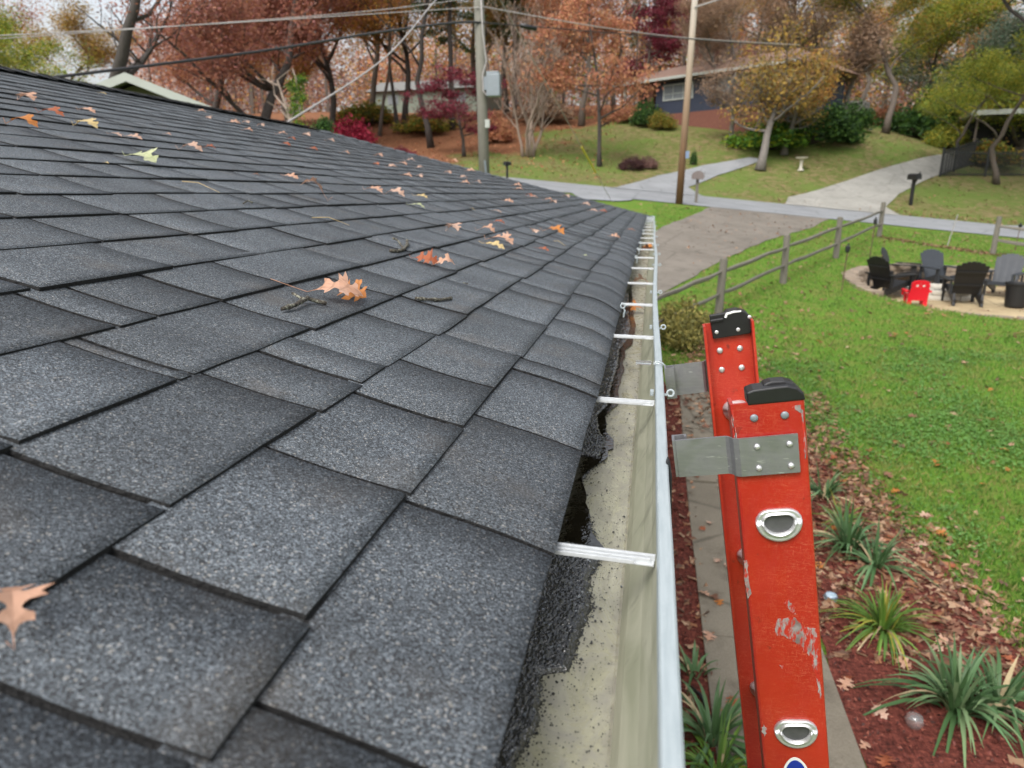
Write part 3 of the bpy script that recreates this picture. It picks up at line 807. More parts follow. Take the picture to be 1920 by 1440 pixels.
# end caps
def cap(o, y, ny, far):
    mb = MB(); Rm = FR
    if not far:
        pr = [(.020, -.003), (.020, .013), (.028, .0155), (.052, .0165), (.066, .0165), (.076, .013), (.0825, .006), (.084, -.003)]
        mb.prism(pr, .030, (o+Vector((0, -.0012, 0)), acr, -axd, (0, 1, 0)))
        pr = [(.038, .010), (.041, .018), (.049, .0205), (.064, .020), (.074, .016), (.080, .008)]
        mb.prism(pr, .020, (o+Vector((0, .010, 0)), acr, -axd, (0, 1, 0)))
    else:
        pr = [(.016, -.028), (.013, .016), (.038, .017), (.045, .020), (.062, .020), (.074, .015), (.083, .004), (.083, -.022), (.079, -.026)]
        mb.prism(pr, .010, (o+Vector((0, -.013, 0)), acr, -axd, (0, 1, 0)))
        mb.prism([(.013, .008), (.037, .009), (.037, .003), (.014, .002)], .004, (o+Vector((0, -.017, 0)), acr, -axd, (0, 1, 0)))
        mb.prism([(.038, .012), (.044, .019), (.062, .020), (.076, .014), (.084, .003), (.084, -.002), (.038, -.001)], .024, (o+Vector((0, -.006, 0)), acr, -axd, (0, 1, 0)))
    cpo = part('end_cap', mb, M['blackplastic'], lad)
    bv = cpo.modifiers.new('b', 'BEVEL'); bv.width = .0022; bv.segments = 3; bv.limit_method = 'ANGLE'
    return cpo
cap(o1, Y1, 1, False); c2 = cap(o2, Y2, -1, True)
for a in (.023, .060): rivp(onrail(o2, .016, a)+Vector((0, -.0135, 0)), .0036, .001, M['chrome'], c2)
mb = MB(); mb.lathe(onrail(o2, -.004, .081)+Vector((0, -.012, 0)), [(.0035, 0), (.0035, .002), (.001, .0024)], 12, rotm('X', 90))
part('rivet', mb, M['chrome'], c2, smooth=True)
mb = MB(); mb.tube([onrail(o2, -.008, .040)+Vector((0, -.014, 0)), onrail(o2, -.0145, .043)+Vector((0, -.012, 0)), onrail(o2, -.0165, .055)+Vector((0, -.011, 0)), onrail(o2, -.016, .068)+Vector((0, -.012, 0))], [.002, .003, .0032, .0018], 6)
part('worn_edge', mb, M['whitepaint'], c2)
# paint scuffs: thin irregular worn patches on the near web, and a decal
def blotch(mb, cen, pts):
    mb.prism(pts, .0004, (cen+Vector((0, -.0004, 0)), acr, axd, (0, 1, 0)))
def jag(pts, amp, sd):
    out = []; q = random.Random(sd)
    for i in range(len(pts)):
        a, b = pts[i], pts[(i+1) % len(pts)]; k = 6
        for j in range(k):
            t = j/k; out.append((lerp(a[0], b[0], t)+q.uniform(-amp, amp), lerp(a[1], b[1], t)+q.uniform(-amp, amp)))
    return out
def w2r(px, py):
    d = ray(px, py); p = CAM+d*(Y1/d.y); v = p-o1; return (v.dot(acr), v.dot(axd))
mb = MB()
for k, poly in enumerate(([(1453, 1172), (1458, 1160), (1478, 1158), (1490, 1158), (1508, 1175), (1528, 1178), (1533, 1195), (1535, 1262), (1526, 1262), (1520, 1230), (1508, 1222), (1498, 1208), (1486, 1202), (1470, 1192), (1455, 1192)],
             [(1471, 1130), (1478, 1124), (1490, 1140), (1492, 1152), (1484, 1150)], [(1394, 1052), (1401, 1050), (1403, 1078), (1408, 1112), (1402, 1122), (1396, 1090)],
             [(1530, 1262), (1536, 1262), (1540, 1310), (1535, 1306)], [(1462, 1248), (1470, 1247), (1466, 1254)], [(1427, 1370), (1432, 1358), (1438, 1368), (1434, 1380)],
             [(1370, 770), (1374, 768), (1382, 830), (1378, 832)], [(1502, 770), (1506, 768), (1512, 860), (1509, 860)], [(1486, 762), (1503, 758), (1503, 774), (1490, 768)])):
    pts = jag([w2r(*p) for p in poly], .0009, k)
    mb = MB(); blotch(mb, o1, pts); part('scuff_mark', mb, M['scuff'], lad)
mb = MB(); cpt = w2r(1492, 1443)
ov = [(cpt[0]+.0155*math.cos(t)*(1-.25*max(0, -math.sin(t))), cpt[1]+.020*math.sin(t)) for t in [2*math.pi*i/28 for i in range(28)]]
mb.prism(ov, .0003, (o1+Vector((0, -.0004, 0)), acr, axd, (0, 1, 0)), 0)
iv = [(cpt[0]+.0125*math.cos(t)*(1-.2*max(0, -math.sin(t))), cpt[1]+.001+.0165*math.sin(t)) for t in [2*math.pi*i/28 for i in range(28)]]
mb.prism(iv, .0003, (o1+Vector((0, -.0008, 0)), acr, axd, (0, 1, 0)), 1)
part('decal', mb, [M['whitepaint'], M['blue']], lad)
for (oo, yy) in ((o1, Y1), (o2, Y2)):
    mb = MB(); b_ = Vector((LX(.03)+.04, yy, .0)); mb.bbox((b_.x, yy+(.015 if yy < 1 else -.015), .065), (.12, .06, .05), b=.01); part('foot', mb, M['blackplastic'], lad)

# ------------------------------------------------------------ oak leaves on the shingles
OUT = [(0, .012), (.04, .02), (.14, .09), (.19, .22), (.16, .30), (.26, .27), (.31, .15), (.36, .10), (.42, .13), (.47, .28), (.43, .42), (.53, .38), (.58, .48), (.64, .35), (.65, .20), (.70, .13), (.75, .16), (.80, .29), (.87, .25), (.86, .15), (.94, .10), (1.0, .0)]
def leaf_mb(L, curl=.15, cup=.1, tw=0, seed=0, wide=1.0, stem=.35):
    q = random.Random(seed); mb = MB(); bend = q.uniform(-.25, .25)
    def pos(u, v):
        z = curl*math.sin(u*math.pi*.9)*L+cup*abs(v)**1.3*L*2.2+tw*u*v*L+.03*L*math.sin(u*9+seed)*abs(v)*3
        return Vector(((u-.5)*L, (v+bend*(u-.5)**2)*L, z))
    for sg in (1, -1):
        pts = [(u, v*wide*q.uniform(.8, 1.2)*sg) for u, v in OUT]
        for i in range(len(pts)-1):
            (u0, v0), (u1, v1) = pts[i], pts[i+1]
            A = pos(min(u0, u1+.05), 0) if False else pos(i/(len(pts)-1)*.98, 0); B = pos((i+1)/(len(pts)-1)*.98, 0)
            Am = pos(lerp(i/(len(pts)-1), u0, .55), v0*.5); Bm = pos(lerp((i+1)/(len(pts)-1), u1, .55), v1*.5)
            a, b = pos(u0, v0), pos(u1, v1)
            f1 = [(0, 1, 2, 3)]
            mb.add([A, B, Bm, Am] if sg > 0 else [A, Am, Bm, B], f1); mb.add([Am, Bm, b, a] if sg > 0 else [Am, a, b, Bm], f1)
    mb.tube([pos(0.02, 0), pos(-.15, 0)+Vector((0, 0, .004*L)), Vector((-.5*L-stem*L, .06*L, .02*L))], [.010*L, .008*L, .006*L], 4)
    mb.tube([pos(.02, 0), pos(.3, 0), pos(.6, 0), pos(.9, 0)], [.010*L, .008*L, .006*L, .002*L], 4)
    bm = bmesh.new()
    return mb
def m_leafbig(name, a, b):
    n = NT(name, .55, spec=.3); f = n.noise(14, 4); v = n.noise(55, 3, co=n.map(n.O, (1, 3, 1)))
    c = n.mix(n.ramp(f, [(.35, 0.0), (.65, 1.0)]), a, b); c = n.mix(n.ramp(v, [(.55, 0.0), (.75, .6)]), c, tuple(x*.45 for x in a)); wv = n.n('ShaderNodeTexWave'); wv.inputs['Scale'].default_value = 16; wv.inputs['Distortion'].default_value = 3; n.l(n.O, wv.inputs['Vector']); c = n.mix(n.ramp(wv.outputs['Fac'], [(.86, 0.0), (.97, .45)]), c, tuple(x*.6 for x in a))
    n.col(c); tr = n.n('ShaderNodeBsdfTranslucent'); n.l(c, tr.inputs['Color']); mx = n.n('ShaderNodeMixShader'); mx.inputs[0].default_value = .25
    n.l(n.b.outputs[0], mx.inputs[1]); n.l(tr.outputs[0], mx.inputs[2]); n.l(mx.outputs[0], n.t.nodes['Material Output'].inputs['Surface']); return n.m
LC = {'tan': m_leafbig('leaf_tan_pink', (.50, .27, .17), (.62, .40, .30)), 'pink': m_leafbig('leaf_pale_pink', (.50, .31, .23), (.62, .43, .33)), 'orange': m_leafbig('leaf_orange_brown', (.42, .14, .03), (.55, .24, .07)),
      'rust': m_leafbig('leaf_rust', (.30, .075, .03), (.44, .16, .08)), 'yellow': m_leafbig('leaf_straw_yellow', (.55, .40, .17), (.62, .50, .28)), 'green': m_leafbig('leaf_pale_green', (.42, .46, .24), (.55, .56, .36)), 'brown': m_leafbig('leaf_dull_brown', (.20, .09, .055), (.32, .17, .11))}
def onroof(px, py):
    d = ray(px, py); # plane: points p with N.(p-p0)=0
    N = Vector((SN, 0, CS)); p0 = rp(0, 0, .006)
    t = (p0-CAM).dot(N)/d.dot(N); return CAM+d*t
RF = Matrix((Vector((0, 1, 0)), Vector((-CS, 0, SN)), Vector((SN, 0, CS)))).transposed()   # roof frame: x along eave, y up slope
def roofleaf(px, py, L, rz, c, label, group=None, curl=.16, cup=.10, seed=None, tilt=0, wide=1.0, stem=.3, h=.004):
    p = onroof(px, py); L = L*(p-CAM).dot(fwd)/F*(.78 if px < 420 and py < 330 else .9 if py < 600 else 1)
    if seed is None: seed = int(px*7+py)
    mb = leaf_mb(L, curl, cup, random.Random(seed).uniform(-.3, .3), seed, wide, stem)
    lo = min(v[2] for v in mb.v)
    if abs(rz) <= 60 and py < 1000: rz -= 78; tilt = tilt or 16
    Rm = RF @ rotm('Z', rz) @ rotm('X', tilt)
    mb.v = [tuple(p+Rm @ Vector((v[0], v[1], v[2]-lo+h))) for v in mb.v]
    return solo('oak_leaf', mb, LC[c], label, 'leaf', group, smooth=True)
roofleaf(8, 1172, 135, 48, 'tan', 'large blurred tan oak leaf at the lower left corner of the shingles', seed=3, curl=.22, cup=.2, stem=.1, wide=.8, tilt=12)
roofleaf(634, 562, 98, -62, 'tan', 'pale tan oak leaf beside the forked twig, overlapping the orange leaf', seed=11, wide=1.1, curl=.2, stem=.9, tilt=14)
roofleaf(664, 556, 66, -100, 'orange', 'orange brown oak leaf overlapping the pale tan leaf near the forked twig', seed=5, wide=1.1, tilt=42, stem=.2)
roofleaf(800, 492, 50, -80, 'rust', 'rust and tan folded oak leaf standing up above the short straight twig', seed=8, tilt=38)
roofleaf(832, 505, 42, 20, 'tan', 'thin curled tan oak leaf touching the right of the rust folded leaf', seed=9, curl=.35)
roofleaf(940, 460, 58, -30, 'tan', 'long pale oak leaf lying across the middle shingles below three small leaves', seed=14, curl=.2)
roofleaf(925, 468, 50, -28, 'yellow', 'thin pale leaf tucked just under the long pale oak leaf', seed=15, wide=.5)
roofleaf(912, 440, 36, -20, 'tan', 'curled tan leaf just above the long pale oak leaf', seed=16, curl=.3)
roofleaf(948, 450, 26, 30, 'pink', 'small pinkish curled leaf right above the long pale oak leaf', seed=17, curl=.3)
roofleaf(850, 441, 38, -50, 'pink', 'pink curled oak leaf up slope from the long pale oak leaf', seed=18, curl=.4)
roofleaf(1000, 441, 30, 200, 'pink', 'small pink leaf left of the large orange folded leaf', seed=19, curl=.25)
roofleaf(1038, 443, 48, -35, 'orange', 'large orange folded leaf on the lower middle shingles', seed=20, curl=.25, wide=.7)
roofleaf(1018, 472, 26, -20, 'rust', 'small rust edged leaf below the large orange folded leaf', seed=22, wide=.5)
roofleaf(583, 372, 52, 120, 'tan', 'tan arched oak leaf with a hole under it standing on the upper shingles', seed=24, curl=.45, wide=1.15, tilt=10)
roofleaf(702, 364, 44, -30, 'tan', 'tan leaf with trailing tip right of the arched oak leaf', seed=25, curl=.2, wide=.7)
roofleaf(740, 374, 44, -20, 'pink', 'small pair-like pink leaf right of the tan leaf with trailing tip', seed=26, curl=.3, wide=.7)
roofleaf(790, 373, 28, -10, 'yellow', 'narrow yellow leaf on the upper middle shingles', seed=27, wide=.6)
roofleaf(783, 391, 34, -15, 'green', 'pale green curled leaf below the narrow yellow leaf', seed=28, wide=.6)
roofleaf(884, 394, 12, 80, 'yellow', 'tiny round cream leaf on the middle shingles', seed=29, wide=.7)
roofleaf(953, 381, 22, 0, 'tan', 'tan leaf high on the middle shingles right of the tiny cream leaf', seed=30)
roofleaf(935, 423, 26, -10, 'rust', 'rust and tan curled leaf above the group around the long pale leaf', seed=31, curl=.25)
roofleaf(932, 400, 22, -30, 'pink', 'faint pink leaf between two rust leaves on the middle shingles', seed=32, wide=.5)
roofleaf(1152, 447, 22, 0, 'tan', 'tan leaf near the gutter edge far down the eave', seed=33)
roofleaf(1183, 434, 18, 0, 'brown', 'dull brown leaf near the gutter edge beyond the tan leaf', seed=34, wide=.6)
roofleaf(1097, 482, 12, 30, 'green', 'tiny white green scrap on the lower shingles', seed=35, wide=.6)
# left, upper field
roofleaf(268, 306, 85, -20, 'green', 'pale yellow green oak leaf spread on the left shingles', seed=40, curl=.15, wide=1.0)
roofleaf(200, 309, 12, 0, 'yellow', 'tiny round pale yellow leaf left of the pale yellow green oak leaf', seed=41, wide=.9)
roofleaf(360, 291, 58, -12, 'pink', 'pink tan arched leaf with long tips on the left shingles', seed=42, curl=.3, wide=.6)
roofleaf(394, 283, 26, 10, 'rust', 'small rusty leaf just above the pink tan arched leaf', seed=43, curl=.3)
roofleaf(165, 246, 66, -18, 'yellow', 'large straw coloured oak leaf on the upper left shingles', seed=44, curl=.25, wide=.8)
roofleaf(218, 258, 36, -15, 'pink', 'thin pale leaf trailing right of the large straw coloured leaf', seed=45, wide=.5)
roofleaf(252, 263, 38, 0, 'pink', 'pink leaf between the straw coloured leaf and the rust leaf', seed=46, wide=.6)
roofleaf(48, 245, 80, -12, 'orange', 'long orange leaf with curled pale ends at the left edge', seed=47, curl=.25, wide=.6)
roofleaf(100, 222, 68, -15, 'rust', 'long rust and tan leaf above the orange leaf at the left', seed=48, curl=.2, wide=.55)
roofleaf(55, 196, 55, -25, 'tan', 'big tan oak leaf high at the left of the roof', seed=49, curl=.3, wide=.8)
roofleaf(165, 214, 50, -20, 'tan', 'long thin tan leaf high on the left shingles', seed=50, wide=.5)
roofleaf(193, 178, 18, 0, 'yellow', 'small yellow leaf near the roof ridge below the white gable', seed=51, wide=.6)
roofleaf(545, 337, 34, -15, 'tan', 'tan leaf up slope from the arched oak leaf', seed=52, wide=.7)
roofleaf(575, 343, 12, 0, 'pink', 'tiny pink scrap above the arched oak leaf', seed=53)
gl = ' coloured oak leaf far up the shingles'
far = [(378, 213, .25, 'tan'), (392, 226, .28, 'pink'), (440, 235, .30, 'tan'), (462, 234, .2, 'pink'), (490, 240, .25, 'pink'), (465, 249, .24, 'tan'), (530, 256, .28, 'tan'), (548, 265, .22, 'rust'), (575, 258, .28, 'pink'), (536, 276, .26, 'rust'), (587, 284, .2, 'rust'), (620, 268, .2, 'pink'), (648, 291, .2, 'tan'), (711, 296, .24, 'tan'), (706, 312, .16, 'rust'), (735, 317, .28, 'pink'), (755, 312, .26, 'tan'), (763, 334, .24, 'tan'), (786, 335, .2, 'pink'), (770, 305, .22, 'pink'), (787, 318, .15, 'pink'), (840, 328, .2, 'tan'), (868, 336, .18, 'pink'), (882, 325, .3, 'tan'), (872, 347, .2, 'tan'), (895, 346, .18, 'pink'), (970, 352, .22, 'tan'), (973, 359, .2, 'tan'), (992, 371, .22, 'rust'), (1000, 374, .18, 'tan'), (1028, 379, .22, 'tan'), (1038, 383, .2, 'pink'), (1062, 372, .18, 'pink'), (1098, 387, .16, 'pink'), (1112, 399, .16, 'pink'), (1130, 400, .14, 'rust'), (850, 306, .25, 'tan'), (480, 332, .05, 'brown'), (315, 256, .12, 'tan')]
for i, (x, y, L, c) in enumerate(far): roofleaf(x, y, 12+L*36, random.Random(i).uniform(-60, 40), c, 'small '+c+gl+(', left part' if x < 500 else ', middle part' if x < 800 else ', near the gutter corner'), 'small leaves far up the shingles', seed=60+i, curl=.25, wide=.75)
def oldneedle(px, py, px2, py2, lb):
    a, b = onroof(px, py), onroof(px2, py2); c = (a+b)/2+RF @ Vector((0, .01, .012))
    mb = MB(); mb.tube([a+Vector((0, 0, .003)), c, b+Vector((0, 0, .003))], [.0012, .001, .0006], 5); solo('leaf_stalk', mb, LC['yellow'], lb, 'stalk')
oldneedle(342, 342, 412, 363, 'long thin yellow stalk curving over the left shingles')
oldneedle(585, 410, 655, 424, 'thin straw stalk lying above the curved twig')
oldneedle(1038, 453, 1060, 462, 'short thin orange stalk under the large orange folded leaf')
def twig(pts, rad, label, side=()):
    mb = MB()
    def conv(ps, rs):
        out = []
        for i, (x, y, h) in enumerate(ps): out.append(onroof(x, y)+Vector((SN, 0, CS))*(h+rs))
        return out
    def knob(P, r):
        Q = []; 
        for i in range(len(P)-1):
            for j in range(4): Q.append(P[i].lerp(P[i+1], j/4))
        Q.append(P[-1]); rr_ = [r*(1+.25*noise.noise((q.x*90, q.y*90, 1))+(.3 if i % 5 == 2 else 0)) for i, q in enumerate(Q)]
        Q = [q+Vector((0, 0, .0006*noise.noise((i*1.7, 3, 1)))) for i, q in enumerate(Q)]
        mb.tube(Q, rr_, 7)
    knob(conv(pts, rad), rad)
    for s in side: knob(conv(s, rad*.6), rad*.65)
    return solo('twig', mb, M['twig'], label, 'twig', smooth=True)
twig([(528, 583, 0), (552, 577, .001), (566, 571, .003), (575, 566, .003), (590, 568, .001), (612, 573, 0)], .0034, 'forked knobbly twig beside the tan and orange oak leaves', side=[[(575, 568, .002), (560, 564, .004), (546, 558, .006)]])
twig([(778, 562, 0), (800, 564, 0), (822, 565, 0), (845, 562, 0)], .0032, 'short straight lichened twig lying below the rust folded leaf')
twig([(731, 473, 0), (745, 474, 0), (757, 470, 0), (763, 462, .001), (762, 456, .004)], .0042, 'hooked grey twig up slope from the rust folded leaf', side=[[(755, 468, .002), (745, 455, .004), (735, 452, .006)]])
twig([(456, 383, 0), (464, 380, .004), (474, 382, 0)], .002, 'tiny curved dark twig on the left shingles')
twig([(868, 531, 0), (878, 533, .0)], .0012, 'tiny dark splinter on the lower shingles')
# leaves caught in the gutter
def gleaf(x, y, L, c, lb, sd):
    mb = leaf_mb(L, .3, .15, .2, sd, 1.0, .2); lo = min(v[2] for v in mb.v); Rz = rotm('Z', rnd.uniform(0, 360)) @ rotm('X', 20)
    mb.v = [tuple(Vector((x, y, zf+.004))+Rz @ Vector((v[0], v[1], v[2]-lo))) for v in mb.v]; solo('oak_leaf', mb, LC[c], lb, 'leaf', smooth=True)
gleaf(-.075, 2.42, .07, 'brown', 'brown wet leaf in the gutter under the far shingle edge', 71)
gleaf(-.045, 2.50, .06, 'orange', 'orange brown leaf in the gutter between two far hangers', 72)
gleaf(-.035, 3.25, .08, 'pink', 'pink leaf lying in the gutter beyond the orange brown one', 73)
gleaf(-.02, 5.0, .11, 'brown', 'dark brown leaf heaped high in the far gutter', 74)
gleaf(-.01, 5.1, .11, 'orange', 'orange leaf heaped against the front of the far gutter', 75)

# ------------------------------------------------------------ trees
def skel(seed, h, spread, r0, fork=.35, nl=7, up=.5, bare=0, sub=4, droop=0, trunks=1, wob=.05, lead=1.0):
    """limbs as polylines + twig end points where leaves hang"""
    q = random.Random(seed); limbs = []; tips = []
    def grow(p, d, L, r, lev, k):
        pts = [p]; n = max(3, int(4+L/h*6)); cur = Vector(p); dd = Vector(d)
        for i in range(n):
            dd = (dd+Vector((q.gauss(0, wob*3), q.gauss(0, wob*3), q.gauss(0, wob*2)+(.10*up if lev else .05)-droop*.12*lev))).normalized()
            cur = cur+dd*(L/n); pts.append(cur.copy())
        rad = [r*(1-.72*i/n) for i in range(n+1)]
        limbs.append((pts, rad, lev))
        if lev >= 2:
            for i in range(1, n+1): tips.append((pts[i], lev))
        elif lev == 1:
            for i in range(n//2, n+1): tips.append((pts[i], lev))
        if lev < 3:
            m_ = sub if lev else nl
            if lev == 2: m_ = 2
            for j in range(m_):
                t = q.uniform(.25 if lev else fork, .97); i = min(n-1, int(t*n)); pp = pts[i].lerp(pts[i+1], t*n-i)
                a = q.uniform(0, 6.283)+j*2.4
                side = Vector((math.cos(a), math.sin(a), q.uniform(-.1, .5)+up*.6)).normalized()
                nd = (dd*.35*(1-lev*.1)+side*spread).normalized() if lev else side*1.0
                LL = L*(.62 if lev else .55)*q.uniform(.6, 1.05)*(1.15-.5*t if not lev else 1)
                grow(pp, nd, LL, max(.012, rad[i]*(.55 if lev else .5)), lev+1, k+1)
    for t in range(trunks):
        a = q.uniform(0, 6.28); off = Vector((math.cos(a), math.sin(a), 0))*(.25*(trunks > 1)); tilt = Vector((math.cos(a)*.25*(trunks > 1), math.sin(a)*.25*(trunks > 1), 1)).normalized()
        grow(off, tilt, h*lead, r0, 0, 0)
    return limbs, tips
def trunk_mesh(name, limbs, maxlev=3, minr=0):
    mb = MB()
    for pts, rad, lev in limbs:
        if lev > maxlev: continue
        n = 9 if lev == 0 else (6 if lev == 1 else (4 if lev == 2 else 3))
        rr_ = list(rad)
        if lev == 0: rr_[0] *= 1.35; 
        mb.tube(pts, rr_, n)
    return mb
def leafcloud(seed, pts, n, size, sig, flat=1.0):
    rg = np.random.default_rng(seed); P = np.array([tuple(p) for p in pts]); idx = rg.integers(0, len(P), n)
    wts = rg.random(len(P))**.7; idx = rg.choice(len(P), n, p=wts/wts.sum())
    C = P[idx]+rg.normal(0, 1, (n, 3))*np.array([sig, sig, sig*flat*.8])
    a = rg.normal(0, 1, (n, 3)); a[:, 2] *= .6; a /= np.linalg.norm(a, axis=1)[:, None]
    b = np.cross(a, rg.normal(0, 1, (n, 3))); b /= np.linalg.norm(b, axis=1)[:, None]
    s = size*rg.uniform(.55, 1.25, (n, 1)); a *= s; b *= s*.55
    return np.stack([C-a*.5, C+b*.5, C+a*.6, C-b*.5], 1).reshape(-1, 3), n
def quadmesh(name, V, n, mats):
    me = bpy.data.meshes.new(name); me.vertices.add(4*n); me.vertices.foreach_set('co', V.astype('f').ravel())
    me.loops.add(4*n); me.loops.foreach_set('vertex_index', np.arange(4*n, dtype='i'))
    me.polygons.add(n); me.polygons.foreach_set('loop_start', np.arange(0, 4*n, 4, dtype='i'))
    try: me.polygons.foreach_set('loop_total', np.full(n, 4, dtype='i'))
    except Exception: pass
    for mt in mats: me.materials.append(mt)
    me.update(); me.validate(); return me
PROTO = {}
def proto(key, seed, h, spread, r0, nleaf, size, sig, flat=1.0, tipf=None, maxlev=3, **kw):
    limbs, tips = skel(seed, h, spread, r0, **kw)
    tm = trunk_mesh(key, limbs, maxlev).mesh(key+'_trunk', [M['bark']], True)
    pts = [t[0] for t in tips if tipf is None or tipf(t[0])]
    cm = None
    if nleaf:
        V, n = leafcloud(seed+5, pts, nleaf, size, sig, flat); cm = quadmesh(key+'_crown', V, n, [LM['rust']])
    PROTO[key] = (tm, cm)
proto('oak', 1, 14, .9, .34, 62000, .185, .60, nl=13, fork=.14, sub=5)
proto('oak2', 2, 15, .85, .30, 46000, .18, .55, nl=12, fork=.17, sub=5, up=.7)
proto('open', 3, 14, .8, .22, 22000, .16, .40, nl=9, fork=.35, sub=4, up=.8)
proto('bare', 4, 15, .7, .42, 900, .16, .3, nl=8, fork=.3, sub=5, up=1.0)
proto('slim', 6, 18, .7, .20, 13000, .17, .6, nl=8, fork=.45, sub=4, up=.7)
proto('small', 8, 6.0, .95, .12, 9000, .15, .22, flat=.45, nl=12, fork=.2, sub=5, up=.15)
proto('round', 9, 5.5, .9, .20, 12000, .15, .28, nl=11, fork=.28, sub=5, up=.6)
proto('sparse', 12, 5.5, .9, .20, 5200, .15, .30, nl=13, fork=.28, sub=6, up=.6)
proto('vase', 10, 5.0, .45, .07, 1500, .10, .2, nl=8, fork=.15, sub=5, up=1.1, trunks=7)
def pine(seed, h, key):
    q = random.Random(seed); mb = MB(); pts = [Vector((.12*noise.noise((i*.5, seed, 0)), .12*noise.noise((seed, i*.5, 0)), h*i/14)) for i in range(15)]
    mb.tube(pts, [.24*(1-.75*i/14) for i in range(15)], 9); tp = []
    for k in range(46):
        t = q.uniform(.32, .99); z = h*t; a = q.uniform(0, 6.28); L = (1-t)*4.2+.9; L *= q.uniform(.6, 1.1)
        br = [Vector((0, 0, z)), Vector((math.cos(a)*L*.5, math.sin(a)*L*.5, z-.05*L)), Vector((math.cos(a)*L, math.sin(a)*L, z-.02*L+.1))]
        mb.tube(br, [.05, .035, .012], 4)
        for j in range(8): u = .3+.7*j/7; c = br[0].lerp(br[2], u); tp.append(c+Vector((q.gauss(0, .25), q.gauss(0, .25), q.gauss(0, .1))))
    tm = mb.mesh(key+'_trunk', [M['bark']], True); V, n = leafcloud(seed, tp, 20000, .18, .32, .55)
    PROTO[key] = (tm, quadmesh(key+'_crown', V, n, [LM['pine']]))
pine(3, 20, 'pine')
def bushproto(key, seed, n, size, rx=1, rz=.8, gaps=.5):
    rg = np.random.default_rng(seed); cs = []
    for i in range(46):
        v = rg.normal(0, 1, 3); v /= np.linalg.norm(v); v[2] = abs(v[2]); cs.append(Vector((v[0]*rx*rg.uniform(.55, 1), v[1]*rx*rg.uniform(.55, 1), .12+v[2]*rz*rg.uniform(.4, 1))))
    mb = MB()
    for c in cs[:22]: mb.tube([(0, 0, 0), (c.x*.4, c.y*.4, c.z*.6), tuple(c)], [.03, .02, .008], 4)
    V, n = leafcloud(seed, cs, n, size, .14); V[:, 2] = np.maximum(V[:, 2], .01)
    PROTO[key] = (mb.mesh(key+'_stems', [M['bark']], True), quadmesh(key+'_leaves', V, n, [LM['green']]))
bushproto('bush', 31, 6000, .10); bushproto('bush2', 32, 3500, .13)
def setmat(o, mt):
    if len(o.material_slots): o.material_slots[0].link = 'OBJECT'; o.material_slots[0].material = mt
def tree(key, loc, leaf, label, h=1.0, w=1.0, rz=None, bark='bark', cat='tree', name=None, group=None, tilt=0):
    tm, cm = PROTO[key]
    nm = name or ('shrub' if key.startswith('bush') else 'tree')
    o = thing(nm, label, cat, loc, R(rnd.uniform(0, 360) if rz is None else rz), group); o.scale = (w, w, h)
    if tilt: o.rotation_euler.x = R(tilt)
    t = link(bpy.data.objects.new('stems' if key.startswith('bush') else 'trunk', tm)); t.parent = o; setmat(t, M[bark])
    if cm is not None and leaf: c = link(bpy.data.objects.new('foliage' if key.startswith('bush') else 'crown', cm)); c.parent = o; setmat(c, LM[leaf])
    return o
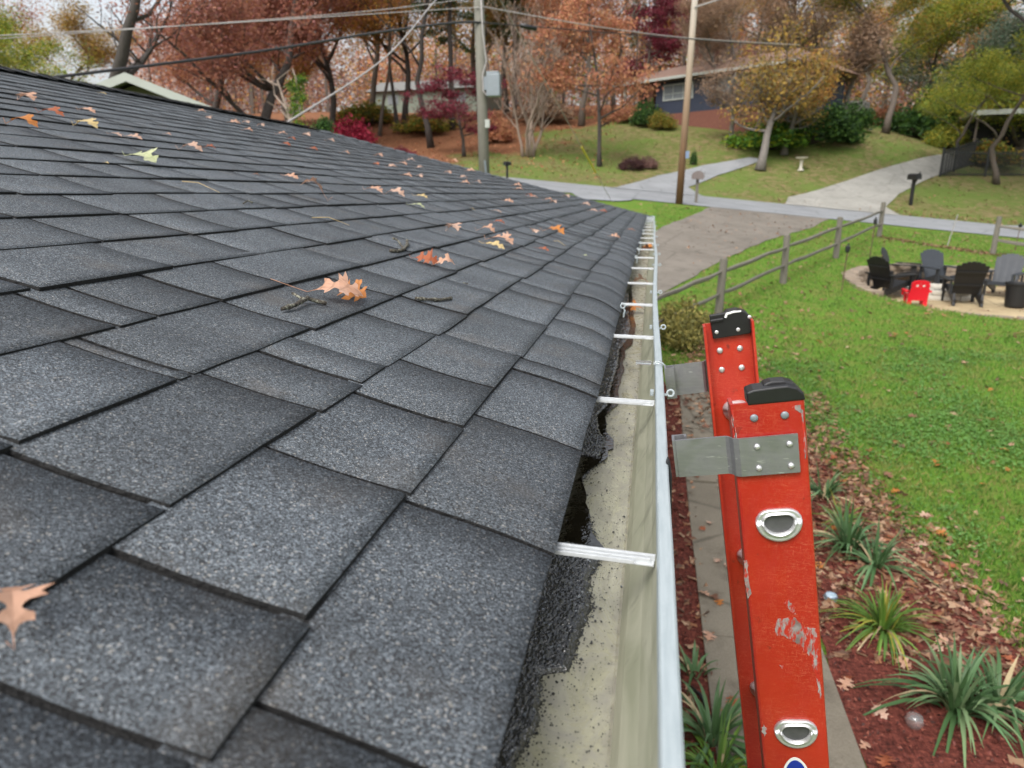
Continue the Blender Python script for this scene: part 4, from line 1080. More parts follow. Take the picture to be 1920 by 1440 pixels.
# (kind, px of the trunk, Y distance, leaf, height scale, width scale, bark, label)
TR = [
 ('oak2', 1240, 104, 'gold', 1.0, 1.0, 'bark', 'golden tree far behind the navy house chimney'),
 ('oak2', 1330, 110, 'rustor', 1.0, 1.1, 'bark', 'orange tree far behind the right part of the navy house'),
 ('open', 1420, 84, 'gold', .9, 1.0, 'bark', 'loose golden tree behind the round yellowish tree'),
 ('oak2', 1480, 112, 'olive', .9, 1.0, 'bark', 'olive tree high behind the amber yellow tree'),
 ('pine', 905, 78, 'pine', 1.1, 1.0, 'barkdark', 'dark pine hidden behind the grey pole'),
 ('open', 1360, 56.5, 'tan', .5, .8, 'barkgrey', 'low tan half bare tree against the navy house wall'),
 ('open', 1750, 66, 'ygreen', .62, 1.0, 'bark', 'yellow green tree left of the blue green full tree'),
 ('bare', 205, 36, 'mauve', .80, 1.15, 'barkdark', 'big dark nearly bare tree forking wide above the left ridge', 'tree'),
 ('open', 5, 34, 'ygreen', .50, .9, 'bark', 'yellow green tree at the far left edge'),
 ('open', 110, 46, 'yellow', .60, 1.0, 'bark', 'thin olive yellow tree left of the big bare tree'),
 ('oak2', -90, 52, 'rustor', .9, 1.0, 'bark', 'rusty orange tree behind the yellow green tree at the far left'),
 ('oak', 480, 42, 'rust', 1.0, 1.05, 'barkdark', 'huge russet oak spreading over the middle left of the roof'),
 ('oak', 400, 60, 'rustor', .95, 1.0, 'barkdark', 'orange russet oak behind the white gable'),
 ('oak2', 625, 54, 'gold', .98, .9, 'barkdark', 'golden oak right of the huge russet oak'),
 ('oak2', 700, 66, 'gold', 1.1, 1.0, 'bark', 'golden orange tree above the small yellow tree row'),
 ('slim', 712, 55, 'rustor', .8, .7, 'bark', 'slim trunked tree with rust leaves left of the paired trunks'),
 ('slim', 745, 58, 'gold', .95, .8, 'barkdark', 'slim dark trunked golden tree next to the rust leaved slim tree'),
 ('open', 808, 50, 'gold', 1.05, 1.0, 'barkdark', 'leaning dark trunked golden tree left of the grey utility pole'),
 ('pine', 848, 57, 'pine', 1.0, 1.0, 'barkdark', 'tall dark pine just left of the grey utility pole'),
 ('pine', 965, 62, 'pine', 1.0, .9, 'barkpine', 'tall pine right of the grey utility pole'),
 ('oak2', 950, 74, 'gold', 1.1, .9, 'bark', 'orange gold tree behind the pines'),
 ('pine', 1056, 66, 'pine', 1.15, .55, 'barkpine', 'straight brown trunked pine between the grey pole and the rust tree'),
 ('oak2', 1090, 58, 'rustor', .92, .8, 'bark', 'soft orange rust tree left of the navy house'),
 ('small', 1124, 45, 'rustor', 1.5, 1.15, 'barkdark', 'small layered rust tree with thin dark trunk on the far lawn'),
 ('small', 870, 46, 'burg', .85, 1.0, 'barkdark', 'crimson dark layered tree left of the grey utility pole'),
 ('vase', 990, 47, 'tan', 1.5, 1.35, 'barkpale', 'tall pale twiggy bare shrub tree right of the grey utility pole'),
 ('small', 1205, 86, 'burg', 1.9, 1.6, 'bark', 'burgundy tree behind the navy house roof'),
 ('small', 1280, 92, 'burg', 2.0, 1.4, 'bark', 'second burgundy tree further right behind the navy house'),
 ('pine', 1190, 98, 'pine', 1.15, .5, 'barkpine', 'tall bare lower pine trunk above the left end of the navy house'),
 ('slim', 1222, 92, 'rustor', 1.2, .7, 'barkpine', 'tall slim rusty tree above the navy house'),
 ('bare', 1330, 90, 'rustor', 1.15, .9, 'bark', 'tall bare tree behind the middle of the navy house'),
 ('bare', 1378, 78, 'rust', 1.05, .8, 'barkdark', 'tall forked dark bare tree behind the round yellowish tree'),
 ('slim', 1452, 88, 'rustor', 1.1, .8, 'bark', 'tall slim rust tipped tree right of the forked dark tree'),
 ('bare', 1520, 96, 'tan', 1.1, .9, 'bark', 'tall grey bare tree on the hill right of centre'),
 ('sparse', 1425, 46, 'yellow', 1.30, 1.30, 'barkgrey', 'round crowned half bare yellowish tree with grey trunk beside the neighbour driveway'),
 ('round', 1515, 53, 'gold', .72, 1.1, 'bark', 'bushy amber yellow tree above the green hedge shrubs'),
 ('vase', 1338, 62, 'tan', 1.3, 1.2, 'barkpale', 'pale twiggy shrub in front of the navy house right part'),
 ('slim', 1362, 60, 'yellow', .6, .7, 'barkgrey', 'pale grey trunked tree standing by the navy house end'),
 ('open', 1600, 74, 'olive', .85, 1.1, 'bark', 'olive tree on the hillside above the stone wall'),
 ('open', 1660, 58, 'olive', .80, 1.1, 'bark', 'olive and amber tree right of the bushy amber tree'),
 ('oak2', 1700, 110, 'olive', .95, 1.2, 'bark', 'olive brown tree on the far hill'),
 ('oak2', 1590, 120, 'gold', .9, 1.2, 'bark', 'golden brown tree on the far hill above the amber tree'),
 ('oak2', 1860, 105, 'gold', .9, 1.2, 'bark', 'golden tree on the far hill at the upper right'),
 ('oak2', 1795, 62, 'blueg', .52, 1.0, 'bark', 'blue green full tree right of the driveway top'),
 ('oak', 1900, 56, 'ygreen', .60, .95, 'bark', 'yellow green tree over the carport house at the right'),
 ('open', 1868, 47, 'ygreen', .50, .75, 'bark', 'yellow green tree drooping over the carport fascia'),
 ('sparse', 1372, 52, 'tan', .8, .9, 'barkgrey', 'thin half bare tan tree between the tan pole and the round yellowish tree'),
 ('sparse', 1470, 49, 'yellow', .85, 1.0, 'barkgrey', 'loose yellowish tree right behind the round yellowish tree'),
 ('round', 1580, 60, 'tan', 1.0, 1.3, 'barkgrey', 'tan grey rounded tree above the rock bank'),
 ('oak2', 760, 60, 'gold', .95, .9, 'barkdark', 'golden oak over the dark trunks left of the grey pole'),
 ('oak2', 900, 66, 'yellow', .9, .9, 'bark', 'yellow olive oak directly behind the grey utility pole'),
 ('oak', 1030, 74, 'rustor', .95, .9, 'bark', 'orange tan oak behind the pale twiggy shrub tree'),
 ('open', 1150, 72, 'tan', .95, 1.0, 'bark', 'tan half bare tree at the left end of the navy house roof'),
 ('oak2', 1500, 74, 'tan', .8, 1.0, 'bark', 'tan brown tree behind the amber yellow tree'),
 ('oak2', 540, 60, 'gold', .55, .8, 'bark', 'low golden tree under the russet oaks'),
 ('open', 1800, 50, 'ygreen', .36, .55, 'bark', 'small yellow green tree in front of the carport house'),
]
for t in TR:
    key, px, Y, lf, hh, ww, bk, lb = t[:8]
    tree(key, TX(px, Y), lf, lb, hh, ww, rz=(px*37) % 360, bark=bk)
# overhanging tree at the upper right
tree('open', TX(1975, 36), 'olive', 'near olive tree whose dark limb overhangs the view at the upper right', 1.05, 1.7, rz=200, bark='barkdark')
# shrubs
SH = [
 ('bush2', 1445, 50, 'bgreen', 2.6, 1.9, 'bright green shrub with yellow tips behind the grey trunk', None),
 ('bush', 1520, 51, 'green', 3.0, 2.3, 'large dark green hedge shrub behind the birdbath', None),
 ('bush', 1585, 56, 'green', 2.0, 1.9, 'dark green shrub at the right end of the hedge', None),
 ('bush', 1725, 62, 'green', 3.0, 3.0, 'dark green rhododendron left of the yellow green tree', None),
 ('bush', 1775, 58, 'ygreen', 1.6, 1.8, 'yellow green shrub below the blue green tree', None),
 ('bush2', 1848, 52, 'olive', 2.0, 1.6, 'olive shrub in front of the carport', None),
 ('bush2', 1655, 66, 'rustor', 2.4, 1.8, 'low reddish shrub in front of the grey rock wall', None),
 ('bush', 1212, 57.5, 'green', 1.25, 1.9, 'tall round dark green shrub at the navy house', None),
 ('bush', 1240, 56, 'olive', 1.15, 1.3, 'lower round green shrub right of the tall one at the navy house', None),
 ('bush2', 1180, 59.5, 'rustor', 1.5, 1.2, 'low rusty shrub by the navy house corner', None),
 ('bush2', 1185, 44.5, 'purple', .75, .85, 'small dark purple brown shrub on the far lawn', None),
 ('bush2', 1215, 45.2, 'mauve', .6, .75, 'small half bare shrub right of the purple one on the far lawn', None),
 ('bush2', 1300, 46.5, 'green', .22, .9, 'tiny dark evergreen on the far lawn right of the tan pole', None),
 ('bush', 748, 41.5, 'burg', 1.2, .75, 'dull crimson low shrub seen over the roof edge', None),
 ('bush2', 655, 50, 'crim', 1.8, 2.2, 'crimson pink shrub tree left of the slim trunks', None),
 ('bush2', 468, 38, 'olive', 1.6, 1.9, 'grey green shrub just over the roof right of the gable', None),
 ('bush2', 545, 46, 'burg', 2.4, 2.2, 'dark red shrub behind the ivy covered snag', None),
 ('bush2', 800, 56, 'olive', 2.4, 1.6, 'olive undergrowth shrub between the dark trunks', None),
 ('bush2', 690, 60, 'olive', 2.6, 2.0, 'wide olive shrub behind the slim trunks', None),
 ('bush2', 1020, 60, 'tan', 2.6, 1.9, 'tan shrub behind the pale twiggy shrub tree', None),
 ('bush2', 930, 52, 'rustor', 1.2, 2.0, 'orange shrub just right of the grey utility pole', None),
 ('bush', 1280, 12.6, 'boxy', .62, .78, 'yellow green box shrub behind the gutter and the ladder', None),
]
for key, px, Y, lf, ww, hh, lb, _ in SH:
    tree(key, TX(px, Y), lf, lb, hh, ww, rz=(px*53) % 360, cat='shrub')
# far wood on the hill: one mass of stems and foliage nobody could count
rg = np.random.default_rng(5); mb = MB()
for i in range(150):
    x = rg.uniform(-120, 110); y = rg.uniform(98, 175)
    if -1.04 < x/y < -.78: continue
    z = g(x, y); h = rg.uniform(10, 19); l = rg.normal(0, .6)
    mb.tube([(x, y, z-.5), (x+l*.4, y, z+h*.5), (x+l, y, z+h)], [.28, .2, .05], 5)
    for k in range(7):
        t = rg.uniform(.4, .95); a = rg.uniform(0, 6.28); L = rg.uniform(1.5, 4)
        mb.tube([(x+l*t, y, z+h*t), (x+l*t+math.cos(a)*L, y+math.sin(a)*L, z+h*t+L*.8)], [.09, .02], 3)
struct('far_wood_stems', mb, M['bark'], kind='stuff')
for nm, lf, n, lo, hi, sd, xs in (('far_wood_leaves', 'tan', 50000, .0, .75, 1, (-120, 110)), ('far_wood_leaves', 'rustor', 75000, .05, .85, 2, (-120, 40)), ('far_wood_leaves', 'gold', 26000, .1, .85, 3, (-70, 60)), ('far_wood_leaves', 'olive', 40000, .0, .7, 4, (-50, 110)), ('undergrowth_leaves', 'mauve', 70000, 0, .42, 6, (-120, 110))):
    rg = np.random.default_rng(sd); cl = [(rg.uniform(*xs), rg.uniform(96, 172)) for _ in range(420)]
    pts = [Vector((x, y, g(x, y)+rg.uniform(lo, hi)*16)) for x, y in cl for _ in range(2) if not (-1.04 < x/y < -.78 and rg.random() < .88)]
    V, n = leafcloud(sd, pts, n, .45, 1.8); o = link(bpy.data.objects.new(nm, quadmesh(nm, V, n, [LM[lf]]))); o['kind'] = 'stuff'

# ivy covered snag
b = TX(548, 36); o = thing('dead_tree', 'pale branched dead snag wrapped in green ivy beyond the roof ridge', 'tree', b)
mb = MB(); h0 = b+Vector((0, 0, 0)); top = D(545, 130, 36.5)
mb.tube([h0, D(552, 250, 36.8), D(538, 205, 36.8), D(520, 150, 36.8), top], [.16, .13, .08, .05, .02], 7)
for ps in ([(538, 205), (515, 178), (510, 140), (512, 118)], [(520, 160), (500, 150), (485, 148)], [(545, 225), (562, 180), (553, 145)], [(552, 235), (525, 205), (500, 190)], [(555, 200), (556, 150), (548, 128)]):
    mb.tube([D(x, y, 36.8+rnd.uniform(-.5, .5)) for x, y in ps], [.05, .035, .025, .012][:len(ps)], 5)
part('trunk', mb, M['barkpale'], o)
V, n = leafcloud(77, [D(x+rnd.uniform(-9, 9), y, 36.7+rnd.uniform(-.3, .3)) for x, y in [(556, 170), (560, 185), (558, 200), (555, 215), (556, 235), (548, 160), (560, 150), (555, 250)] for _ in range(3)], 2600, .12, .16)
me = quadmesh('ivy', V-np.array(tuple(b)), n, [LM['bgreen']]); c = link(bpy.data.objects.new('ivy', me)); c.parent = o
b = TX(607, 34); V, n = leafcloud(78, [D(x, y, 34.6) for x, y in [(600, 240), (612, 235), (606, 228), (604, 248), (616, 245)]], 1500, .12, .17)
o = thing('ivy_stump', 'small ivy covered stump with a yellow spot beside the dead snag', 'stump', b); mb = MB(); mb.tube([b, D(607, 232, 34.6)], [.1, .06], 7); part('trunk', mb, M['barkdark'], o); me = quadmesh('ivy', V-np.array(tuple(b)), n, [LM['green']]); c = link(bpy.data.objects.new('ivy', me)); c.parent = o

# ------------------------------------------------------------ poles and wires
def P2W(px, py, Y):
    d = ray(px, py); return CAM+d*(Y/d.y)
pb = P2W(911, 336, 20.5); pb.z = g(pb.x, pb.y); pt = P2W(896, -60, 20.5)
pole = thing('utility_pole', 'grey weathered utility pole with a metal box left of the road', 'utility pole', pb)
mb = MB(); mb.tube([pb, pb.lerp(pt, .5), pt], [.165, .15, .135], 14); part('pole', mb, M['pole'], pole, smooth=True)
mb = MB(); q = P2W(926, 160, 20.3); mb.bbox(q, (.38, .26, .58), b=.03); mb.bbox(q+Vector((-.02, 0, .32)), (.34, .22, .06), b=.02); bx = part('equipment_box', mb, M['steel'], pole)
mb = MB(); mb.bbox(q+Vector((-.24, 0, .05)), (.08, .10, .35), b=.01); part('bracket', mb, M['steel'], bx)
mb = MB(); mb.tube([P2W(900, -40, 20.25), P2W(905, 60, 20.25), P2W(912, 115, 20.25), P2W(905, 140, 20.25), P2W(906, 170, 20.25), P2W(913, 180, 20.25), P2W(917, 165, 20.25), P2W(920, 158, 20.2)], .022, 6); part('cable', mb, M['wirepale'], pole, smooth=True)
mb = MB(); mb.bbox(P2W(914, 232, 20.25), (.13, .08, .22), b=.01); part('meter_tag', mb, M['yellowtag'] if 'yellowtag' in M else M['fascia'], pole)
mb = MB(); mb.tube([P2W(909, 301, 20.3), P2W(912, 332, 20.3)], .03, 8); part('conduit', mb, M['steel'], pole)
pb2 = G(1273, 383); d2 = (pb2-CAM).y; pt2 = P2W(1306, -40, d2)
pole2 = thing('utility_pole', 'leaning tan utility pole with reddish foot on the grass strip', 'utility pole', pb2)
mb = MB(); mb.tube([pb2, pb2.lerp(pt2, .5), pt2], [.15, .13, .115], 14); part('pole', mb, M['tanpole'], pole2, smooth=True)
mb = MB(); mb.box(P2W(1285, 290, d2-.12)+Vector((.08, 0, 0)), (.14, .02, .28)); part('tag', mb, simple('faded_blue_tag', (.16, .22, .34), .6), pole2)
def wire(pts, r, mt, label, n=5, name='overhead_cable'):
    mb = MB(); P = [P2W(*p) if len(p) == 3 else Vector(p[:3]) for p in pts]; Q = []
    for i in range(len(P)-1):
        for j in range(8):
            t = j/8; p0, p1, p2, p3 = P[max(i-1, 0)], P[i], P[i+1], P[min(i+2, len(P)-1)]
            Q.append(.5*((2*p1)+(p2-p0)*t+(2*p0-5*p1+4*p2-p3)*t*t+(3*p1-p0-3*p2+p3)*t**3))
    Q.append(P[-1]); mb.tube(Q, r, n); return solo(name, mb, M[mt], label, 'cable', 'overhead cables on the poles', smooth=True)
wire([(-80, 71, 14), (400, 45, 17), (840, 17, 20), (902, 14, 20.3)], .012, 'wirepale', 'pale thin cable running from the left edge to the grey pole')
wire([(-80, 78, 14), (400, 44, 17), (700, 20, 19), (900, -6, 20.3)], .010, 'wirepale', 'faint second cable just above the pale thin cable')
wire([(60, 150, 13), (480, 97, 17), (700, 62, 19), (845, 43, 20), (903, 42, 20.4)], .034, 'wiredark', 'thick black cable bundle sloping over the left trees')
wire([(903, 42, 20.4), (975, 48, 21), (1200, 66, 24), (1480, 87, 29), (1560, 88, 31)], .014, 'wiredark', 'thin dark cable right of the grey pole carrying the black splice case')
wire([(903, 12, 20.4), (1120, 50, 22), (1300, 72, 25), (1500, 84, 29)], .013, 'wirepale', 'pale cable sloping right from the grey pole behind the tan pole')
wire([(500, 245, 9.0), (535, 232, 10), (722, 108, 15), (810, 8, 19), (830, -14, 20)], .017, 'wirepale', 'twisted pale service drop rising steeply from the roof')
wire([(1302, 14, d2-.1), (1360, -5, d2-1), (1420, -30, d2-3)], .03, 'wirepale', 'pale cable leaving the top of the tan pole')
mb = MB(); a_, b_ = P2W(975, 47, 20.9), P2W(1007, 54, 21.1); mb.tube([a_, a_.lerp(b_, .05), a_.lerp(b_, .95), b_], [.03, .065, .065, .03], 10); solo('splice_case', mb, M['blackplastic'], 'black cable splice case hanging right of the grey pole', 'splice case', smooth=True)
gb = G(1146, 376); gt = P2W(905, -60, 20.6)
mb = MB(); mb.tube([gb, gt], .012, 5); gw = solo('guy_wire', mb, M['wirepale'], 'pale guy wire with yellow guard in front of the far lawn', 'guy wire')
mb = MB(); mb.tube([gb.lerp(gt, .17), gb.lerp(gt, .31)], .035, 8)
part('guard', mb, M['yellowp'], gw)
# ------------------------------------------------------------ mailboxes
def mailbox(px, py, hpx, wood, label, rz=0):
    p = G(px, py); dep = (p-CAM).dot(fwd); H = hpx*dep/F; o = thing('mailbox', label, 'mailbox', p, R(rz)); k = H/1.25
    Rz = rotm('Z', rz)
    def L(v): return p+Rz @ Vector(v)*k
    mb = MB(); mb.box(L((0, 0, .5)), (.10*k*(1.2 if wood else 1), .10*k*(1.2 if wood else 1), 1.0*k), rot=Rz); part('post', mb, M['greywood'] if wood else M['blackplastic'], o)
    mb = MB(); w_, d_ = (.24, .52) if not wood else (.5, .42)
    pr = [(-w_/2, 0), (w_/2, 0), (w_/2, .14)]+[(w_/2*math.cos(t), .14+w_/2*math.sin(t)*.8) for t in [math.pi*i/8 for i in range(1, 8)]]+[(-w_/2, .14)]
    mb.prism([(x*k, z*k) for x, z in pr], d_*k, (L((0, -d_/2, 1.0)), Rz @ Vector((1, 0, 0)), (0, 0, 1), Rz @ Vector((0, 1, 0)))); part('box', mb, M['mbwood'] if wood else M['blackplastic'], o)
    mb = MB(); mb.box(L((w_/2+.02, -.1, 1.2)), (.015*k, .03*k, .22*k), rot=Rz); part('flag', mb, M['blackplastic'] if not wood else M['greywood'], o)
    mb = MB(); mb.tube([L((0, -.16, .99)), L((0, .0, .82))], .035*k, 6); part('brace', mb, M['greywood'] if wood else M['blackplastic'], o)
    return o
M['mbwood'] = simple('grey_brown_mailbox', (.17, .14, .13), .7, var=.2)
mailbox(1305, 381, 54, True, 'grey wooden mailbox on a post beside the tan pole')
mailbox(1707, 385, 58, False, 'black mailbox on a black post beside the concrete driveway', 20)
mailbox(951, 341, 37, False, 'small black mailbox across the road right of the grey pole', -30)

# ------------------------------------------------------------ split rail fence
fp = [(1215, 655, 100), (1347, 590, 97), (1468, 531, 84), (1567, 484, 76), (1648, 444, 66)]
Pf = [G(x, y) for x, y, _ in fp]; Pf[0] = Pf[1]+(Pf[1]-Pf[2]); Pf[0].z = g(Pf[0].x, Pf[0].y)
pr5 = G(1861, 477); Pf.append(pr5); d_ = Pf[5]-Pf[4]; Pf.append(Pf[5]+d_); Pf[-1].z = g(Pf[-1].x, Pf[-1].y)
Pm1 = Pf[0]+(Pf[0]-Pf[1]); Pm1.z = g(Pm1.x, Pm1.y); Pf.insert(0, Pm1)
fen = thing('split_rail_fence', 'weathered grey split rail fence around the lawn by the road', 'fence', Pf[1])
HP = 1.12
for i, p in enumerate(Pf):
    mb = MB(); q = random.Random(i); lean = Vector((q.uniform(-.03, .03), q.uniform(-.03, .03), 0))
    hh = HP*(1+.03*q.random())
    mb.tube([p-Vector((0, 0, .1)), p+lean*.4+Vector((0, 0, hh*.5)), p+lean+Vector((0, 0, hh)), p+lean+Vector((0, 0, hh+.015))], [.085, .08, .075, .05], 8); part('post', mb, M['greywood'], fen)
for i in range(len(Pf)-1):
    if i == 5: pass
    for h in (.42, .86):
        if i == 5 and h == .42: pass
        A = Pf[i]+Vector((0, 0, h)); B = Pf[i+1]+Vector((0, 0, h)); q = random.Random(i*5+int(h*10)); mb = MB(); pts = []
        for j in range(7):
            t = j/6; pp = A.lerp(B, t)+Vector((q.uniform(-.012, .012), q.uniform(-.012, .012), q.uniform(-.02, .02))); pts.append(pp)
        if i == 5: continue
        mb.tube(pts, [.035]+[.055+q.uniform(-.006, .006) for _ in range(5)]+[.035], 6, flat=.75); part('rail', mb, M['greywood'], fen)
# the roadside run has lost its rails between the corner and the next post, beyond it they go on
for h in (.45, .86):
    A = Pf[6]+Vector((0, 0, h)); B = Pf[7]+Vector((0, 0, h)); mb = MB(); mb.tube([A, A.lerp(B, .5)-Vector((0, 0, .02)), B], [.03, .04, .03], 6); part('rail', mb, M['greywood'], fen)
# ------------------------------------------------------------ garden torches and marker rods
def torch(px, py, hpx, label):
    p = G(px, py); H = hpx*(p-CAM).dot(fwd)/F; o = thing('garden_torch', label, 'torch', p)
    mb = MB(); mb.tube([p, p+Vector((.02, 0, H*.82))], .012, 6); part('stake', mb, M['rustmetal'], o)
    mb = MB(); mb.lathe(p+Vector((.02, 0, H*.80)), [(.02, 0), (.05, .03), (.055, H*.12), (.02, H*.15), (.015, H*.19)], 10); part('lamp_head', mb, M['blackiron'], o)
torch(1578, 545, 88, 'rusty garden torch with black top left of the fire pit')
torch(1631, 482, 74, 'thin garden torch standing behind the fire pit near the corner post')
torch(1903, 470, 52, 'thin garden torch at the right edge beyond the fence')
p = G(1776, 462); mb = MB(); mb.tube([p, P2W(1796, 402, p.y)], .014, 6); solo('marker_rod', mb, M['wirepale'], 'pale leaning rod standing between the fire pit and the road', 'rod')

# ------------------------------------------------------------ fire pit
zp = PITZ+.012
mb = MB(); n = 48
for k in range(5):
    rr_ = [0, .3, .6, .85, 1.0][k]
    for i in range(n):
        a = 2*math.pi*i/n; w_ = 1+.04*noise.noise((math.cos(a)*3, math.sin(a)*3, 2))*(k == 4)
        mb.v.append((PITC[0]+PITR[0]*rr_*w_*math.cos(a), PITC[1]+PITR[1]*rr_*w_*math.sin(a), zp+.01+.02*noise.noise((a*2, rr_*5, 0))*(k < 4)))
mb.f = [(k*n+i, k*n+(i+1) % n, (k+1)*n+(i+1) % n, (k+1)*n+i) for k in range(4) for i in range(n)]; mb.m = [0]*len(mb.f)
struct('fire_pit_floor', mb, M['straw'], smooth=True)
def stone(mb, c, sx, sy, sz, rz, q):
    bm = bmesh.new(); bmesh.ops.create_cube(bm, size=1); bmesh.ops.subdivide_edges(bm, edges=bm.edges[:], cuts=2, use_grid_fill=True)
    sd = q.random()*50
    vs = []
    for v in bm.verts:
        c_ = v.co.normalized()*.5*1.1; p = v.co.lerp(c_, .28); p = Vector((p.x*sx, p.y*sy, p.z*sz))
        p += Vector((noise.noise((p.x*4+sd, p.y*4, 0)), noise.noise((p.y*4, sd, p.x*4)), noise.noise((sd, p.x*5, p.y*5))*.5))*.12*min(sx, sy)
        vs.append(rotm('Z', rz) @ p+Vector(c))
    mb.add(vs, [[v.index for v in f.verts] for f in bm.faces]); bm.free()
wl = thing('retaining_wall', 'low dry stone retaining wall curving behind the fire pit chairs', 'wall', (PITC[0], PITC[1], PITZ)); q = random.Random(4)
for i in range(34):
    a = R(-12+i*(215/34)); x = PITC[0]+PITR[0]*1.03*math.cos(a); y = PITC[1]+PITR[1]*1.03*math.sin(a); top = max(base_g(x, y)-.02, zp+.10); k = max(1, round((top-zp)/.16)); hh = (top-zp)/k
    mb = MB()
    for j in range(k): stone(mb, (x+q.uniform(-.04, .04), y+q.uniform(-.04, .04), zp+hh*(j+.5)), q.uniform(.40, .52), q.uniform(.28, .42), hh*1.05, math.degrees(a)+90+q.uniform(-8, 8), q)
    part('stone', mb, M['stone'], wl)
ed_ = thing('stone_edging', 'half buried pale stones edging the front of the fire pit', 'edging', (PITC[0], PITC[1]-PITR[1], PITZ))
for i in range(16):
    a = R(205+i*8.6); mb = MB(); stone(mb, (PITC[0]+PITR[0]*1.0*math.cos(a), PITC[1]+PITR[1]*1.0*math.sin(a), zp-.01), q.uniform(.30, .55), q.uniform(.14, .24), .10, math.degrees(a)+90, q); part('stone', mb, M['stone'], ed_)
fc = D(1757, 545, 17.3); fc.z = zp
d = ray(1750, 556); t = (zp-CZ)/d.z; fc = CAM+d*t; fc.z = zp
fp_ = thing('fire_pit', 'round fire pit ring of pale stacked stones in the middle of the chairs', 'fire pit', fc)
for j in range(2):
    for i in range(13):
        a = R(i*360/13+j*14); mb = MB(); stone(mb, (fc.x+.74*math.cos(a), fc.y+.64*math.sin(a), zp+.06+.12*j), .42, .28, .12, math.degrees(a)+90, q); part('stone', mb, M['pitstone'], fp_)
mb = MB(); mb.lathe((fc.x, fc.y, zp), [(.5, .0), (.5, .12), (.01, .13)], 20); part('ash_bed', mb, M['dark'], fp_)
# ------------------------------------------------------------ adirondack chairs
def adirondack(mt, label, kids=False):
    o = thing('adirondack_chair' if not kids else 'kids_chair', label, 'chair', (0, 0, 0)); S = .52 if kids else 1.0
    def bx(mb, c, d_, rot=None): mb.bbox(tuple(x*S for x in c), tuple(x*S for x in d_), rot=rot, b=.008*S)
    for sx in (-1, 1):
        mb = MB(); bx(mb, (sx*.31, -.40, .27), (.05, .14, .54)); part('leg', mb, mt, o)
        mb = MB(); rt = rotm('X', -15); bx(mb, (sx*.255, .08, .22), (.04, .92, .13), rotm('X', -17)); bx(mb, (sx*.27, .44, .13), (.05, .12, .28), rotm('X', 18)); part('leg', mb, mt, o)
        mb = MB(); bx(mb, (sx*.35, -.06, .56), (.15, .80, .03)); bx(mb, (sx*.33, .28, .40), (.04, .07, .30)); part('arm', mb, mt, o)
    mb = MB()
    for i in range(7): y = -.44+i*.085; bx(mb, (0, y, .375-.017*i*1.3-(.02 if i == 0 else 0)), (.56, .075, .022), rotm('X', -14))
    bx(mb, (0, -.485, .34), (.56, .022, .09)); part('seat', mb, mt, o)
    mb = MB(); rt = rotm('X', -24)
    for i in range(7):
        k = i-3; L = .56+.24*math.sqrt(1-(k/3.75)**2); w_ = .100
        base = Vector((k*.070, .16+.0012*(i % 2), .24)); ang = k*1.6; rr_ = rt @ rotm('Y', ang)
        c = base+rr_ @ Vector((0, 0, L/2)); mb.bbox(tuple(c*S), (w_*S*.93, .02*S, L*S), rot=rr_, b=.006*S)
        tp = base+rr_ @ Vector((0, 0, L)); mb.bbox(tuple(tp*S), (w_*S*.72, .019*S, .035*S), rot=rr_, b=.008*S)
    for zz in (.22, .55): c = Vector((0, .16, .24))+rt @ Vector((0, .022, zz)); mb.bbox(tuple(c*S), (.56*S, .025*S, .06*S), rot=rt, b=.005*S)
    part('backrest', mb, mt, o); return o
ch0 = adirondack(M['chair'], 'x'); ch1 = None
def onpit(px, py):
    d = ray(px, py); t = (zp+.01-CZ)/d.z; p = CAM+d*t; return p
chairs = [(1682, 533, 62, M['chairb'], 'black adirondack chair at the back left of the fire pit facing right', 0),
          (1662, 557, 122, M['chairb'], 'black adirondack chair at the front left seen from its side, nearest the red chair', 1),
          (1757, 541, 14, M['chair'], 'slate grey adirondack chair at the back of the fire pit facing the camera', 2),
          (1802, 569, 172, M['chairb'], 'black adirondack chair turned with its back to the camera right of the red chair', 3),
          (1874, 554, -38, M['chair'], 'slate grey adirondack chair at the right of the fire pit facing left', 4)]
for px, py, rz, mt, lb, k in chairs:
    o = ch0 if k == 0 else copy_tree(ch0)
    o.location = onpit(px, py); o.rotation_euler = (0, 0, R(rz)); o.scale = (1.02, 1.02, 1.02); o['label'] = lb; o['group'] = 'adirondack chairs around the fire pit'
    for c in o.children:
        c.material_slots[0].link = 'OBJECT'; c.material_slots[0].material = mt
kc = thing('kids_chair', 'small red plastic kids chair at the front of the fire pit', 'chair', onpit(1715, 572), R(176))
mb = MB(); outl = [(-.20, .02), (-.12, .02), (-.11, .10), (-.06, .125), (.06, .125), (.11, .10), (.12, .02), (.20, .02), (.21, .40), (.17, .52), (.08, .57), (-.08, .57), (-.17, .52), (-.21, .40)]
def lk(v): return kc.location+rotm('Z', 176) @ Vector(v)
mb = MB(); 
RK = rotm('Z', 176)
for sx in (-1, 1): 
    mb = MB(); mb.bbox(lk((sx*.16, .13, .12)), (.09, .05, .24), rot=RK, b=.01); part('leg', mb, M['redplastic'], kc)
    mb = MB(); mb.bbox(lk((sx*.17, -.2, .12)), (.06, .05, .24), rot=RK, b=.01); part('leg', mb, M['redplastic'], kc)
    mb = MB(); mb.bbox(lk((sx*.235, -.03, .33)), (.08, .32, .05), rot=RK, b=.018); mb.bbox(lk((sx*.24, -.17, .27)), (.05, .05, .12), rot=RK, b=.015); part('arm', mb, M['redplastic'], kc)
mb = MB(); mb.bbox(lk((0, -.03, .23)), (.40, .36, .04), rot=RK, b=.015); part('seat', mb, M['redplastic'], kc)
